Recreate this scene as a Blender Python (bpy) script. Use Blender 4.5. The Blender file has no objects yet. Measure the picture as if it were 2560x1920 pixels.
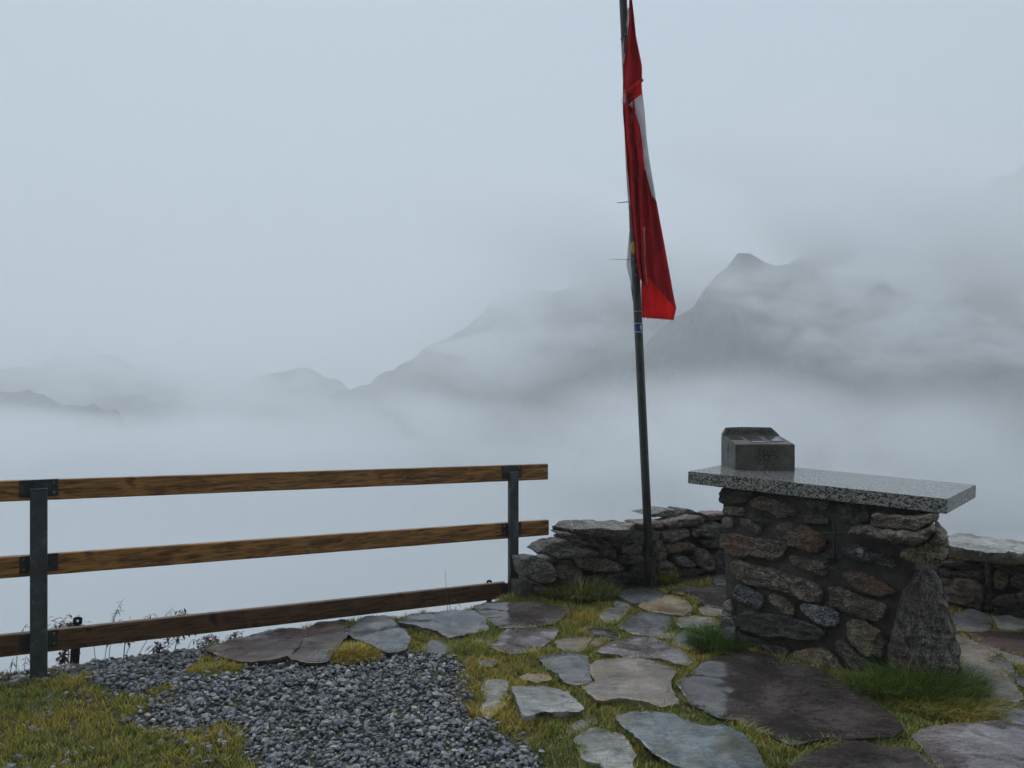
import bpy, bmesh, math, random
from mathutils import Vector, Matrix, noise as mn
from mathutils.geometry import delaunay_2d_cdt

scene = bpy.context.scene
COL = scene.collection

# ------------------------------------------------------------------ camera
LENS_PX = 1742.0          # focal length in pixels of a 2560 wide frame
EYE = 1.6                 # eye height above the terrace
HORIZON = 990.0           # row of the horizon in a 1920 high frame
cam_data = bpy.data.cameras.new('camera')
cam = bpy.data.objects.new('camera', cam_data)
COL.objects.link(cam)
cam.location = (0.0, 0.0, EYE)
cam.rotation_euler = (math.radians(90), 0, 0)
cam_data.sensor_fit = 'HORIZONTAL'
cam_data.sensor_width = 36.0
cam_data.lens = 36.0 * LENS_PX / 2560.0
cam_data.shift_y = (HORIZON - 960.0) / 2560.0
cam_data.clip_start = 0.05
cam_data.clip_end = 12000.0
scene.camera = cam

# ------------------------------------------------------------------ sky
SUN_ELEV, SUN_ROT = math.radians(58), math.radians(-20)
world = bpy.data.worlds.new('World')
scene.world = world
world.use_nodes = True
nt = world.node_tree
nt.nodes.clear()
w_out = nt.nodes.new('ShaderNodeOutputWorld')
w_bg = nt.nodes.new('ShaderNodeBackground')
w_sky = nt.nodes.new('ShaderNodeTexSky')
w_sky.sky_type = 'NISHITA'
w_sky.sun_disc = False
w_sky.sun_elevation = SUN_ELEV
w_sky.sun_rotation = SUN_ROT
w_sky.air_density = 1.0
w_sky.dust_density = 2.0
w_mix = nt.nodes.new('ShaderNodeMix')
w_mix.data_type = 'RGBA'
w_mix.inputs[0].default_value = 0.86            # closed cloud cover over the blue sky
w_mix.inputs[7].default_value = (5.45, 6.5, 7.45, 1)
nt.links.new(w_sky.outputs[0], w_mix.inputs[6])
nt.links.new(w_mix.outputs[2], w_bg.inputs['Color'])
w_bg.inputs['Strength'].default_value = 0.1
nt.links.new(w_bg.outputs[0], w_out.inputs['Surface'])

sun_data = bpy.data.lights.new('sun', 'SUN')
sun_data.energy = 1.3
sun_data.angle = math.radians(40)
sun_data.color = (1.0, 0.98, 0.95)
sun = bpy.data.objects.new('sun', sun_data)
COL.objects.link(sun)
sun.rotation_euler = (math.radians(90) - SUN_ELEV, 0, math.radians(180) - SUN_ROT)

vs = scene.view_settings
vs.view_transform = 'Standard'
vs.look = 'None'
vs.exposure = 0.13
vs.gamma = 1.0
vs.use_curve_mapping = False
cy = scene.cycles
cy.use_denoising = True
cy.denoising_prefilter = 'ACCURATE'
cy.use_adaptive_sampling = True
cy.adaptive_threshold = 0.02
cy.light_sampling_threshold = 0.08
cy.volume_bounces = 16
cy.max_bounces = 18
cy.transparent_max_bounces = 32
cy.volume_step_rate = 5.0
cy.volume_max_steps = 128


# ------------------------------------------------------------------ helpers
def at(px, py, d):
    """Point seen at photo pixel (px, py) at depth d metres."""
    return Vector(((px - 1280.0) / LENS_PX * d, d, EYE - (py - HORIZON) / LENS_PX * d))


def gp(px, py, z=0.0):
    """Point of the level z that lies at photo pixel (px, py)."""
    return at(px, py, (EYE - z) * LENS_PX / (py - HORIZON))


def ray_plane(px, py, p0, n):
    o = Vector((0, 0, EYE))
    d = at(px, py, 1.0) - o
    t = (p0 - o).dot(n) / d.dot(n)
    return o + d * t


def fbm(v, octaves=4, lac=2.0, gain=0.5):
    s, a, f = 0.0, 1.0, 1.0
    for _ in range(octaves):
        s += a * mn.noise(v * f)
        a *= gain
        f *= lac
    return s


def mesh_obj(name, verts, faces, mat=None, parent=None, smooth=False):
    me = bpy.data.meshes.new(name)
    me.from_pydata([tuple(v) for v in verts], [], faces)
    me.update()
    if smooth:
        me.polygons.foreach_set('use_smooth', [True] * len(me.polygons))
    if mat is not None:
        me.materials.append(mat)
    o = bpy.data.objects.new(name, me)
    COL.objects.link(o)
    if parent is not None:
        o.parent = parent
    return o


def bm_obj(name, bm, mat=None, parent=None, smooth=False):
    me = bpy.data.meshes.new(name)
    bmesh.ops.recalc_face_normals(bm, faces=bm.faces[:])
    bm.to_mesh(me)
    bm.free()
    if smooth:
        me.polygons.foreach_set('use_smooth', [True] * len(me.polygons))
    if mat is not None:
        me.materials.append(mat)
    o = bpy.data.objects.new(name, me)
    COL.objects.link(o)
    if parent is not None:
        o.parent = parent
    return o


def empty(name, loc=(0, 0, 0)):
    o = bpy.data.objects.new(name, None)
    o.location = loc
    o.empty_display_size = 0.1
    COL.objects.link(o)
    return o


def tag(o, label=None, cat=None, group=None, kind=None):
    if label: o['label'] = label
    if cat: o['category'] = cat
    if group: o['group'] = group
    if kind: o['kind'] = kind
    return o


class Nodes:
    """Small helper to write shader trees."""
    def __init__(self, name, volume=False):
        self.mat = bpy.data.materials.new(name)
        self.mat.use_nodes = True
        self.t = self.mat.node_tree
        self.t.nodes.clear()
        self.out = self.t.nodes.new('ShaderNodeOutputMaterial')

    def n(self, kind, **kw):
        nd = self.t.nodes.new('ShaderNode' + kind)
        for k, v in kw.items():
            setattr(nd, k, v)
        return nd

    def l(self, a, b):
        self.t.links.new(a, b)

    def val(self, sock, v):
        if hasattr(v, 'node'):
            self.l(v, sock)
        else:
            sock.default_value = v

    def noise(self, vec, scale, detail=4, rough=0.55, dist=0.0):
        nd = self.n('TexNoise')
        if vec is not None: self.l(vec, nd.inputs['Vector'])
        nd.inputs['Scale'].default_value = scale
        nd.inputs['Detail'].default_value = detail
        nd.inputs['Roughness'].default_value = rough
        nd.inputs['Distortion'].default_value = dist
        return nd.outputs[0]

    def voronoi(self, vec, scale, feature='F1', out=0):
        nd = self.n('TexVoronoi', feature=feature)
        if vec is not None: self.l(vec, nd.inputs['Vector'])
        nd.inputs['Scale'].default_value = scale
        return nd.outputs[out]

    def coords(self, which='Object', scale=(1, 1, 1), rot=(0, 0, 0), loc=(0, 0, 0)):
        tc = self.n('TexCoord')
        mp = self.n('Mapping')
        mp.inputs['Scale'].default_value = scale
        mp.inputs['Rotation'].default_value = rot
        mp.inputs['Location'].default_value = loc
        self.l(tc.outputs[which], mp.inputs['Vector'])
        return mp.outputs[0]

    def ramp(self, fac, stops, interp='LINEAR'):
        nd = self.n('ValToRGB')
        cr = nd.color_ramp
        cr.interpolation = interp
        while len(cr.elements) < len(stops):
            cr.elements.new(0.5)
        for e, (p, c) in zip(cr.elements, stops):
            e.position = p
            e.color = (c[0], c[1], c[2], 1) if hasattr(c, '__len__') else (c, c, c, 1)
        self.val(nd.inputs[0], fac)
        return nd.outputs[0]

    def mix(self, fac, a, b, blend='MIX'):
        nd = self.n('Mix', data_type='RGBA', blend_type=blend)
        self.val(nd.inputs[0], fac)
        for s, v in ((nd.inputs[6], a), (nd.inputs[7], b)):
            if hasattr(v, 'node'): self.l(v, s)
            else: s.default_value = (v[0], v[1], v[2], 1) if hasattr(v, '__len__') else (v, v, v, 1)
        return nd.outputs[2]

    def math(self, op, a, b=0.0, clamp=False):
        nd = self.n('Math', operation=op, use_clamp=clamp)
        self.val(nd.inputs[0], a)
        self.val(nd.inputs[1], b)
        return nd.outputs[0]

    def bump(self, height, strength=0.5, dist=0.01, normal=None):
        nd = self.n('Bump')
        self.l(height, nd.inputs['Height'])
        nd.inputs['Strength'].default_value = strength
        nd.inputs['Distance'].default_value = dist
        if normal is not None: self.l(normal, nd.inputs['Normal'])
        return nd.outputs[0]

    def bsdf(self, color, rough=0.6, normal=None, metal=0.0, spec=0.5, coat=0.0, coat_rough=0.1, coat_normal=None):
        b = self.n('BsdfPrincipled')
        if hasattr(color, 'node'): self.l(color, b.inputs['Base Color'])
        else: b.inputs['Base Color'].default_value = (*color, 1)
        self.val(b.inputs['Roughness'], rough)
        self.val(b.inputs['Metallic'], metal)
        self.val(b.inputs['Specular IOR Level'], spec)
        self.val(b.inputs['Coat Weight'], coat)
        self.val(b.inputs['Coat Roughness'], coat_rough)
        if normal is not None: self.l(normal, b.inputs['Normal'])
        if coat_normal is not None: self.l(coat_normal, b.inputs['Coat Normal'])
        self.l(b.outputs[0], self.out.inputs['Surface'])
        return b


# ------------------------------------------------------------------ far terrain
def mat_mountain():
    m = Nodes('mountain_rock')
    c = m.coords('Object', (1, 1, 1))
    n1 = m.noise(c, 0.03, 6, 0.6)
    n2 = m.noise(c, 0.11, 5, 0.7)
    f = m.math('ADD', m.math('MULTIPLY', n1, 0.5), m.math('MULTIPLY', n2, 0.5))
    col = m.ramp(f, [(0.40, (0.012, 0.014, 0.010)), (0.5, (0.04, 0.042, 0.035)), (0.58, (0.13, 0.12, 0.11))])
    m.bsdf(col, 0.85, m.bump(n2, 1.0, 6.0))
    return m.mat


MAT_MOUNTAIN = mat_mountain()


def ridge(name, pts, width, drop, seed, rough=0.12, nu=120, nv=40):
    """A mountain ridge through pts = (px, py, depth); both flanks fall by `drop` over `width` metres."""
    P = [at(*p) for p in pts]
    lens = [0.0]
    for a, b in zip(P, P[1:]):
        lens.append(lens[-1] + (b - a).length)
    verts, faces = [], []
    for i in range(nu + 1):
        s = lens[-1] * i / nu
        k = max(j for j in range(len(P) - 1) if lens[j] <= s + 1e-6)
        f = (s - lens[k]) / (lens[k + 1] - lens[k])
        c = P[k].lerp(P[k + 1], f)
        for j in range(nv + 1):
            q = j / nv * 2 - 1
            off = math.copysign(abs(q) ** 1.4, q) * width
            x, y = c.x, c.y + off
            v = Vector((x / width * 3, y / width * 3, seed))
            nz = fbm(v, 6, 2.1, 0.55) + 0.8 * abs(fbm(v * 2.3 + Vector((7, 3, 0)), 5))
            z = c.z - drop * abs(q) ** 1.25 + nz * rough * drop * (0.32 + min(1, abs(q) * 3))
            verts.append((x, y, z))
    for i in range(nu):
        for j in range(nv):
            a = i * (nv + 1) + j
            faces.append((a, a + nv + 1, a + nv + 2, a + 1))
    o = mesh_obj(name, verts, faces, MAT_MOUNTAIN, smooth=False)
    tag(o, kind='structure')
    return o


ridge('mountain_ridge', [(1180, 1500, 300), (1500, 1080, 300), (1640, 880, 300), (1700, 810, 300), (1745, 772, 300), (1790, 735, 300), (1838, 700, 300), (1850, 682, 300),
                         (1895, 678, 300), (1930, 690, 302), (1990, 668, 304), (2080, 630, 306), (2300, 520, 310), (2600, 440, 316), (3000, 330, 330), (3700, 250, 340), (4600, 300, 340)], 170, 240, 1.7, 0.12)
ridge('mountain_ridge', [(500, 1400, 430), (800, 1020, 430), (935, 945, 430), (1000, 900, 430), (1060, 850, 430), (1160, 815, 434), (1230, 765, 438), (1300, 735, 440), (1420, 712, 444),
                         (1560, 680, 450), (1800, 660, 460), (2200, 700, 470), (2900, 760, 480)], 200, 260, 5.2, 0.10)
ridge('mountain_ridge', [(-1500, 1000, 560), (-700, 930, 560), (-300, 950, 560), (0, 935, 560), (100, 915, 560), (150, 882, 560), (200, 885, 560), (270, 895, 562), (330, 920, 564), (430, 925, 564), (520, 960, 564), (580, 985, 564),
                         (640, 950, 566), (700, 925, 566), (760, 915, 568), (850, 950, 570), (1000, 1100, 570), (1200, 1400, 570)], 180, 240, 9.4, 0.08)
ridge('mountain_ridge', [(-1500, 860, 360), (-600, 930, 360), (-100, 975, 390), (0, 985, 390), (60, 980, 390), (120, 990, 390), (200, 1015, 392), (300, 1050, 394), (450, 1250, 370), (600, 1500, 370)], 120, 200, 12.1, 0.10)

# valley floor far below the terrace
VALLEY_Z = -330.0
valley = mesh_obj('valley_terrain', [(-4200, -1500, VALLEY_Z), (4200, -1500, VALLEY_Z), (4200, 5200, VALLEY_Z), (-4200, 5200, VALLEY_Z)], [(0, 1, 2, 3)], MAT_MOUNTAIN)
tag(valley, kind='structure')


# ------------------------------------------------------------------ haze and clouds
def box_mesh(name, lo, hi, mat):
    x0, y0, z0 = lo
    x1, y1, z1 = hi
    v = [(x0, y0, z0), (x1, y0, z0), (x1, y1, z0), (x0, y1, z0), (x0, y0, z1), (x1, y0, z1), (x1, y1, z1), (x0, y1, z1)]
    f = [(3, 2, 1, 0), (4, 5, 6, 7), (0, 1, 5, 4), (1, 2, 6, 5), (2, 3, 7, 6), (3, 0, 4, 7)]
    return mesh_obj(name, v, f, mat)


def mat_haze(density, color):
    m = Nodes('haze_air')
    v = m.n('VolumePrincipled')
    v.inputs['Color'].default_value = (*color, 1)
    v.inputs['Density'].default_value = density
    v.inputs['Anisotropy'].default_value = 0.0
    m.l(v.outputs[0], m.out.inputs['Volume'])
    return m.mat


haze = box_mesh('haze', (-4300, -1600, VALLEY_Z - 1), (4300, 5300, 165), mat_haze(0.0025, (0.97, 0.985, 1.0)))
tag(haze, kind='stuff')


def mat_sea(density):
    m = Nodes('cloud_sea_air')
    v = m.n('VolumePrincipled')
    v.inputs['Color'].default_value = (0.93, 0.955, 0.97, 1)
    v.inputs['Density'].default_value = density
    m.l(v.outputs[0], m.out.inputs['Volume'])
    return m.mat


def cloud_sea():
    """Cloud lying in the valley below the terrace, its top gently lumpy."""
    xs = [-1600 + 3200 * i / 120 for i in range(121)]
    ys = [40 + 1500 * (j / 90) ** 1.6 for j in range(91)]
    verts, faces = [], []
    for y in ys:
        for x in xs:
            lift = min(1.0, (y - 40) / 320)
            z = -32 + 10 * lift + (4 + 8 * lift) * fbm(Vector((x / 110, y / 110, 3.3)), 3)
            verts.append((x, y, z))
    nx, ny = len(xs), len(ys)
    for j in range(ny - 1):
        for i in range(nx - 1):
            a = j * nx + i
            faces.append((a, a + 1, a + nx + 1, a + nx))
    edge = [i for i in range(nx)] + [j * nx + nx - 1 for j in range(1, ny)] + [(ny - 1) * nx + i for i in range(nx - 2, -1, -1)] + [j * nx for j in range(ny - 2, 0, -1)]
    b0 = len(verts)
    for e in edge:
        verts.append((verts[e][0], verts[e][1], VALLEY_Z + 2))
    n = len(edge)
    for k in range(n):
        k2 = (k + 1) % n
        faces.append((edge[k], b0 + k, b0 + k2, edge[k2]))
    faces.append(tuple(b0 + k for k in range(n - 1, -1, -1)))
    o = mesh_obj('cloud', verts, faces, mat_sea(0.016))
    tag(o, kind='stuff')


cloud_sea()

def mat_cloud(name, density, scale, gap, seed, warp=0.55, detail=3, gain=6.0):
    """Drifting cloud: soft edge of the body, warped and torn by noise; `gap` sets how much of it is open."""
    m = Nodes(name)
    tc = m.n('TexCoord')
    g = m.n('NewGeometry')
    mp = m.n('Mapping')
    mp.inputs['Location'].default_value = (seed, seed * 0.7, seed * 1.3)
    mp.inputs['Rotation'].default_value = (0.0, 0.32, 0.0)
    mp.inputs['Scale'].default_value = (scale * 0.75, scale, scale * 1.5)
    m.l(g.outputs['Position'], mp.inputs['Vector'])
    wn = m.n('TexNoise')
    wn.inputs['Scale'].default_value = 0.8
    wn.inputs['Detail'].default_value = 1
    m.l(mp.outputs[0], wn.inputs['Vector'])
    sub = m.n('VectorMath', operation='SUBTRACT')
    m.l(wn.outputs['Color'], sub.inputs[0]); sub.inputs[1].default_value = (0.5, 0.5, 0.5)
    sc = m.n('VectorMath', operation='SCALE')
    m.l(sub.outputs[0], sc.inputs[0]); sc.inputs['Scale'].default_value = warp * 2
    ad = m.n('VectorMath', operation='ADD')
    m.l(tc.outputs['Object'], ad.inputs[0]); m.l(sc.outputs[0], ad.inputs[1])
    ln = m.n('VectorMath', operation='DOT_PRODUCT')
    m.l(ad.outputs[0], ln.inputs[0]); m.l(ad.outputs[0], ln.inputs[1])
    body = m.math('SUBTRACT', 1.0, m.math('MULTIPLY', ln.outputs['Value'], 1.25), True)
    l2 = m.n('VectorMath', operation='DOT_PRODUCT')
    m.l(tc.outputs['Object'], l2.inputs[0]); m.l(tc.outputs['Object'], l2.inputs[1])
    rim = m.math('SUBTRACT', 1.0, l2.outputs['Value'], True)
    body = m.math('MULTIPLY', body, rim)
    ad2 = m.n('VectorMath', operation='ADD')
    m.l(mp.outputs[0], ad2.inputs[0]); m.l(sc.outputs[0], ad2.inputs[1])
    nz = m.noise(ad2.outputs[0], 1.6, detail, 0.55)
    nz = m.math('MULTIPLY', m.math('SUBTRACT', nz, gap, True), gain)
    d = m.math('MULTIPLY', m.math('MULTIPLY', body, nz), density)
    v = m.n('VolumePrincipled')
    v.inputs['Color'].default_value = (0.985, 0.992, 1.0, 1)
    m.l(d, v.inputs['Density'])
    m.l(v.outputs[0], m.out.inputs['Volume'])
    return m.mat


def cloud(px, py, d, rpx, rpy, depth, mat, rot=0.0):
    bm = bmesh.new()
    bmesh.ops.create_icosphere(bm, subdivisions=3, radius=1.0)
    o = bm_obj('cloud', bm, mat)
    o.location = at(px, py, d)
    o.scale = (rpx / LENS_PX * d, depth, rpy / LENS_PX * d)
    o.rotation_euler = (0, rot, 0)
    tag(o, kind='stuff')
    return o


CLOUD_LID = mat_cloud('cloud_ceiling', 0.11, 0.011, 0.28, 3.0, 0.7, 2)
CLOUD_VEIL = mat_cloud('cloud_veil', 0.15, 0.024, 0.48, 14.0, 0.35, 3, 7.0)
CLOUD_MID = mat_cloud('cloud_veil_middle', 0.12, 0.017, 0.42, 27.0, 0.4, 2, 7.0)
CLOUD_FAR = mat_cloud('cloud_veil_far', 0.12, 0.016, 0.44, 40.0, 0.4, 2, 7.0)
CLOUD_FOOT = mat_cloud('cloud_foot', 0.06, 0.016, 0.33, 31.0, 0.8, 2, 4.5)
CLOUDS = [
    # cloud ceiling hiding the summits
    (2300, 500, 250, 900, 225, 45, CLOUD_LID, 0.36), (1560, 640, 385, 600, 170, 60, CLOUD_LID, 0.30),
    (2060, 590, 240, 260, 95, 40, CLOUD_LID, 0.3),
    # torn veil across the near mountain, the middle ridge and the far peaks
    (2250, 760, 225, 700, 270, 40, CLOUD_VEIL, 0.2), (1300, 800, 360, 560, 210, 55, CLOUD_MID, -0.2), (330, 930, 440, 760, 130, 60, CLOUD_FAR, 0.0),
    # cloud resting on the foot of the mountains
    (2560, 1170, 195, 760, 300, 60, CLOUD_FOOT, 0.08), (1800, 1130, 215, 700, 240, 60, CLOUD_FOOT, -0.05), (1050, 1120, 300, 760, 190, 80, CLOUD_FOOT, 0.06),
    (150, 1130, 310, 860, 170, 80, CLOUD_FOOT, -0.05),
]
for c in CLOUDS:
    cloud(*c)


# ------------------------------------------------------------------ materials of the terrace
def stone_mat(name, dark, mid, light, accent=None, strata=(1, 1, 1), rot=(0, 0, 0), scale=9.0, wet=0.3, bump=0.6, speck=0.0, accent_at=0.58):
    m = Nodes(name)
    tc = m.n('TexCoord')
    oi = m.n('ObjectInfo')
    off = m.math('MULTIPLY', oi.outputs['Random'], 40.0)
    add = m.n('VectorMath', operation='ADD')
    m.l(tc.outputs['Object'], add.inputs[0])
    cmb = m.n('CombineXYZ')
    for k in range(3): m.l(off, cmb.inputs[k])
    m.l(cmb.outputs[0], add.inputs[1])
    mp = m.n('Mapping')
    mp.inputs['Rotation'].default_value = rot
    mp.inputs['Scale'].default_value = strata
    m.l(add.outputs[0], mp.inputs['Vector'])
    c = mp.outputs[0]
    plain = add.outputs[0]
    n1 = m.noise(c, scale, 5, 0.62, 0.6)
    n2 = m.noise(c, scale * 4, 5, 0.75, 0.3)
    n3 = m.noise(plain, scale * 0.45, 3, 0.5)
    f = m.math('ADD', m.math('MULTIPLY', n1, 0.5), m.math('MULTIPLY', n2, 0.5))
    col = m.ramp(f, [(0.42, dark), (0.5, mid), (0.585, light)])
    if accent is not None:
        col = m.mix(m.math('MULTIPLY', m.ramp(n3, [(accent_at - 0.07, 0.0), (accent_at + 0.08, 0.8)]), m.ramp(n2, [(0.35, 0.35), (0.6, 1.0)])), col, accent)
    if speck:
        v = m.noise(c, scale * 7, 3, 0.65)
        col = m.mix(m.ramp(v, [(0.58, 0.0), (0.66, speck)]), col, tuple(min(1, k * 2.6) for k in light))
        v2 = m.noise(c, scale * 5.5, 3, 0.65)
        col = m.mix(m.ramp(v2, [(0.36, 0.9 * min(1, speck * 1.4)), (0.44, 0.0)]), col, tuple(k * 0.35 for k in dark))
    tone = m.math('ADD', m.math('MULTIPLY', oi.outputs['Random'], 0.5), 0.75)
    hsv = m.n('HueSaturation')
    m.l(tone, hsv.inputs['Value'])
    m.l(col, hsv.inputs['Color'])
    h = m.math('ADD', m.math('MULTIPLY', n1, 0.7), m.math('MULTIPLY', n2, 0.3))
    g2 = m.noise(c, scale * 16, 3, 0.7)
    nrm = m.bump(m.math('ADD', h, m.math('MULTIPLY', g2, 0.25)), bump, 0.03)
    rough = m.ramp(m.noise(plain, 5.0, 4, 0.6), [(0.38, max(0.12, 0.62 - wet)), (0.62, 0.85 - wet * 0.5)])
    m.bsdf(hsv.outputs[0], rough, nrm, spec=0.5)
    return m.mat


def paving_mat(name, dark, mid, light, angle, wet=0.5, puddle=0.5, bump=0.35, accent=None):
    """Split slate slab, rain-wet: fine cleavage lines along one direction, a water film with shiny and matt patches."""
    m = Nodes(name)
    tc = m.n('TexCoord')
    oi = m.n('ObjectInfo')
    off = m.math('MULTIPLY', oi.outputs['Random'], 30.0)
    cmb = m.n('CombineXYZ')
    for k in range(3): m.l(off, cmb.inputs[k])
    add = m.n('VectorMath', operation='ADD')
    m.l(tc.outputs['Object'], add.inputs[0]); m.l(cmb.outputs[0], add.inputs[1])
    plain = add.outputs[0]
    mp = m.n('Mapping')
    mp.inputs['Rotation'].default_value = (0, 0, angle)
    mp.inputs['Scale'].default_value = (1.0, 3.2, 1.0)
    m.l(plain, mp.inputs['Vector'])
    c = mp.outputs[0]
    big = m.noise(plain, 3.0, 5, 0.6, 0.4)
    fine = m.noise(c, 16.0, 6, 0.75, 0.5)
    grain = m.noise(plain, 75.0, 3, 0.7)
    f = m.math('ADD', m.math('MULTIPLY', big, 0.5), m.math('ADD', m.math('MULTIPLY', fine, 0.40), m.math('MULTIPLY', grain, 0.22)))
    f = m.math('MULTIPLY', f, 0.893)
    col = m.ramp(f, [(0.405, dark), (0.5, mid), (0.595, light)])
    if accent is not None:
        col = m.mix(m.ramp(m.noise(plain, 5.0, 4, 0.6, 0.8), [(0.5, 0.0), (0.66, 0.8)]), col, accent)
    tone = m.math('ADD', m.math('MULTIPLY', oi.outputs['Random'], 0.35), 0.82)
    hsv = m.n('HueSaturation')
    m.l(tone, hsv.inputs['Value'])
    # cleavage steps: terraces in a slow noise
    step = m.noise(c, 4.0, 3, 0.5, 0.8)
    st = m.math('MULTIPLY', step, 9.0)
    st = m.math('ADD', m.math('FLOOR', st), m.math('POWER', m.math('FRACT', st), 6.0))
    ck = m.n('TexVoronoi', feature='DISTANCE_TO_EDGE')
    ck.inputs['Scale'].default_value = 3.2
    wob = m.n('TexNoise')
    wob.inputs['Scale'].default_value = 7.0
    wob.inputs['Detail'].default_value = 4.0
    m.l(c, wob.inputs['Vector'])
    m.l(m.mix(0.35, c, wob.outputs['Color'], 'ADD'), ck.inputs['Vector'])
    crack = m.math('MULTIPLY', m.ramp(ck.outputs[0], [(0.0, 1.0), (0.022, 0.0)]), m.ramp(m.noise(plain, 4.5, 2, 0.5), [(0.46, 0.0), (0.56, 1.0)]))
    wetmask = m.ramp(m.noise(plain, 3.6, 3, 0.55, 0.5), [(0.56 - puddle * 0.3, 0.0), (0.80 - puddle * 0.3, 1.0)])
    h = m.math('ADD', m.math('MULTIPLY', fine, 0.35), m.math('ADD', m.math('MULTIPLY', st, 0.10), m.math('MULTIPLY', grain, 0.06)))
    h = m.math('SUBTRACT', h, m.math('MULTIPLY', crack, 0.25))
    hb = m.n('Bump')
    m.l(h, hb.inputs['Height'])
    hb.inputs['Distance'].default_value = 0.0022 + 0.006 * (1 - wet)
    m.l(m.math('MULTIPLY', m.math('SUBTRACT', 1.25, m.math('MULTIPLY', wetmask, 0.75)), bump * 1.1), hb.inputs['Strength'])
    m.l(m.mix(m.math('MULTIPLY', crack, 0.7), col, tuple(0.4 * k for k in dark)), hsv.inputs['Color'])
    rough = m.mix(wetmask, 0.50 - 0.30 * wet, 0.11)
    m.bsdf(hsv.outputs[0], rough, hb.outputs[0], spec=0.5)
    return m.mat


PAVE = {
    'grey': paving_mat('slate_grey', (0.041, 0.046, 0.052), (0.111, 0.114, 0.123), (0.246, 0.244, 0.248), 0.5),
    'blue': paving_mat('slate_blue', (0.047, 0.058, 0.066), (0.129, 0.152, 0.158), (0.247, 0.268, 0.265), 0.9, 0.7, 0.9, 0.30, (0.129, 0.105, 0.058)),
    'purple': paving_mat('slate_purple', (0.050, 0.043, 0.045), (0.149, 0.125, 0.128), (0.284, 0.248, 0.248), 0.3, 0.85, 0.8),
    'brown': paving_mat('slate_brown', (0.024, 0.021, 0.020), (0.066, 0.053, 0.050), (0.141, 0.118, 0.108), 2.6, 1.0, 1.0, 0.55),
    'red': paving_mat('slate_red', (0.023, 0.017, 0.016), (0.071, 0.048, 0.044), (0.142, 0.099, 0.089), 1.2, 0.6, 0.30, 0.6),
    'pale': paving_mat('schist_pale', (0.076, 0.075, 0.067), (0.204, 0.194, 0.172), (0.382, 0.356, 0.318), 0.2, 0.3, 0.15, 0.6, (0.216, 0.150, 0.098)),
    'pink': paving_mat('schist_pink', (0.091, 0.078, 0.065), (0.242, 0.202, 0.170), (0.418, 0.360, 0.314), 0.1, 0.45, 0.35, 0.45, (0.261, 0.177, 0.111)),
    'orange': paving_mat('schist_orange', (0.071, 0.050, 0.028), (0.213, 0.156, 0.099), (0.426, 0.355, 0.256), 0.7, 0.4, 0.2, 0.5, (0.256, 0.142, 0.057)),
    'light': paving_mat('gneiss_light', (0.076, 0.081, 0.073), (0.230, 0.231, 0.214), (0.434, 0.425, 0.392), 0.4, 0.25, 0.1, 0.8),
}
ROCK = {
    'grey': stone_mat('wall_schist_grey', (0.029, 0.027, 0.025), (0.124, 0.115, 0.107), (0.348, 0.322, 0.285), (0.153, 0.131, 0.098), (1.0, 1.0, 3.4), (0.05, 0.12, 0), 11, 0.3, 0.9, 0.6),
    'dark': stone_mat('wall_schist_dark', (0.012, 0.011, 0.011), (0.050, 0.043, 0.038), (0.158, 0.142, 0.122), None, (1.0, 1.0, 3.0), (0.05, -0.1, 0), 11, 0.35, 0.9, 0.5),
    'rust': stone_mat('wall_gneiss_rust', (0.021, 0.017, 0.014), (0.109, 0.077, 0.060), (0.256, 0.211, 0.172), (0.208, 0.091, 0.048), (1.0, 1.0, 2.4), (0, 0.25, 0), 12, 0.3, 0.9, 0.7, 0.55),
    'brown': stone_mat('wall_schist_brown', (0.020, 0.017, 0.013), (0.096, 0.081, 0.062), (0.257, 0.222, 0.180), (0.138, 0.093, 0.059), (1.0, 1.0, 2.6), (0, 0.25, 0), 11, 0.3, 0.9, 0.7),
    'pink': stone_mat('wall_porphyry', (0.045, 0.027, 0.025), (0.126, 0.084, 0.078), (0.230, 0.169, 0.157), (0.143, 0.132, 0.118), (1, 1, 1), (0, 0, 0), 6, 0.35, 0.45, 0.15, 0.62),
    'ochre': stone_mat('wall_gneiss_ochre', (0.038, 0.031, 0.020), (0.165, 0.138, 0.090), (0.346, 0.295, 0.211), (0.211, 0.132, 0.060), (1, 1, 1.2), (0, 0, 0), 18, 0.25, 0.8, 0.6, 0.58),
    'salt': stone_mat('wall_gneiss_black_white', (0.013, 0.014, 0.018), (0.074, 0.077, 0.086), (0.345, 0.350, 0.361), None, (1.0, 1.0, 2.4), (0, 0.35, 0), 16, 0.3, 0.9, 1.0),
    'lean': stone_mat('wall_gneiss_upright', (0.019, 0.014, 0.016), (0.095, 0.085, 0.074), (0.289, 0.262, 0.231), (0.112, 0.061, 0.051), (2.8, 2.8, 0.8), (0.0, 0.12, 0), 13, 0.3, 1.0, 0.8, 0.62),
}


def mat_mortar():
    m = Nodes('mortar')
    c = m.coords('Object')
    n1 = m.noise(c, 6, 5, 0.6)
    n2 = m.noise(c, 90, 3, 0.6)
    f = m.math('ADD', m.math('MULTIPLY', n1, 0.7), m.math('MULTIPLY', n2, 0.3))
    col = m.ramp(f, [(0.35, (0.026, 0.022, 0.018)), (0.62, (0.092, 0.080, 0.068))])
    m.bsdf(col, 0.6, m.bump(f, 0.9, 0.03))
    return m.mat


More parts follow.
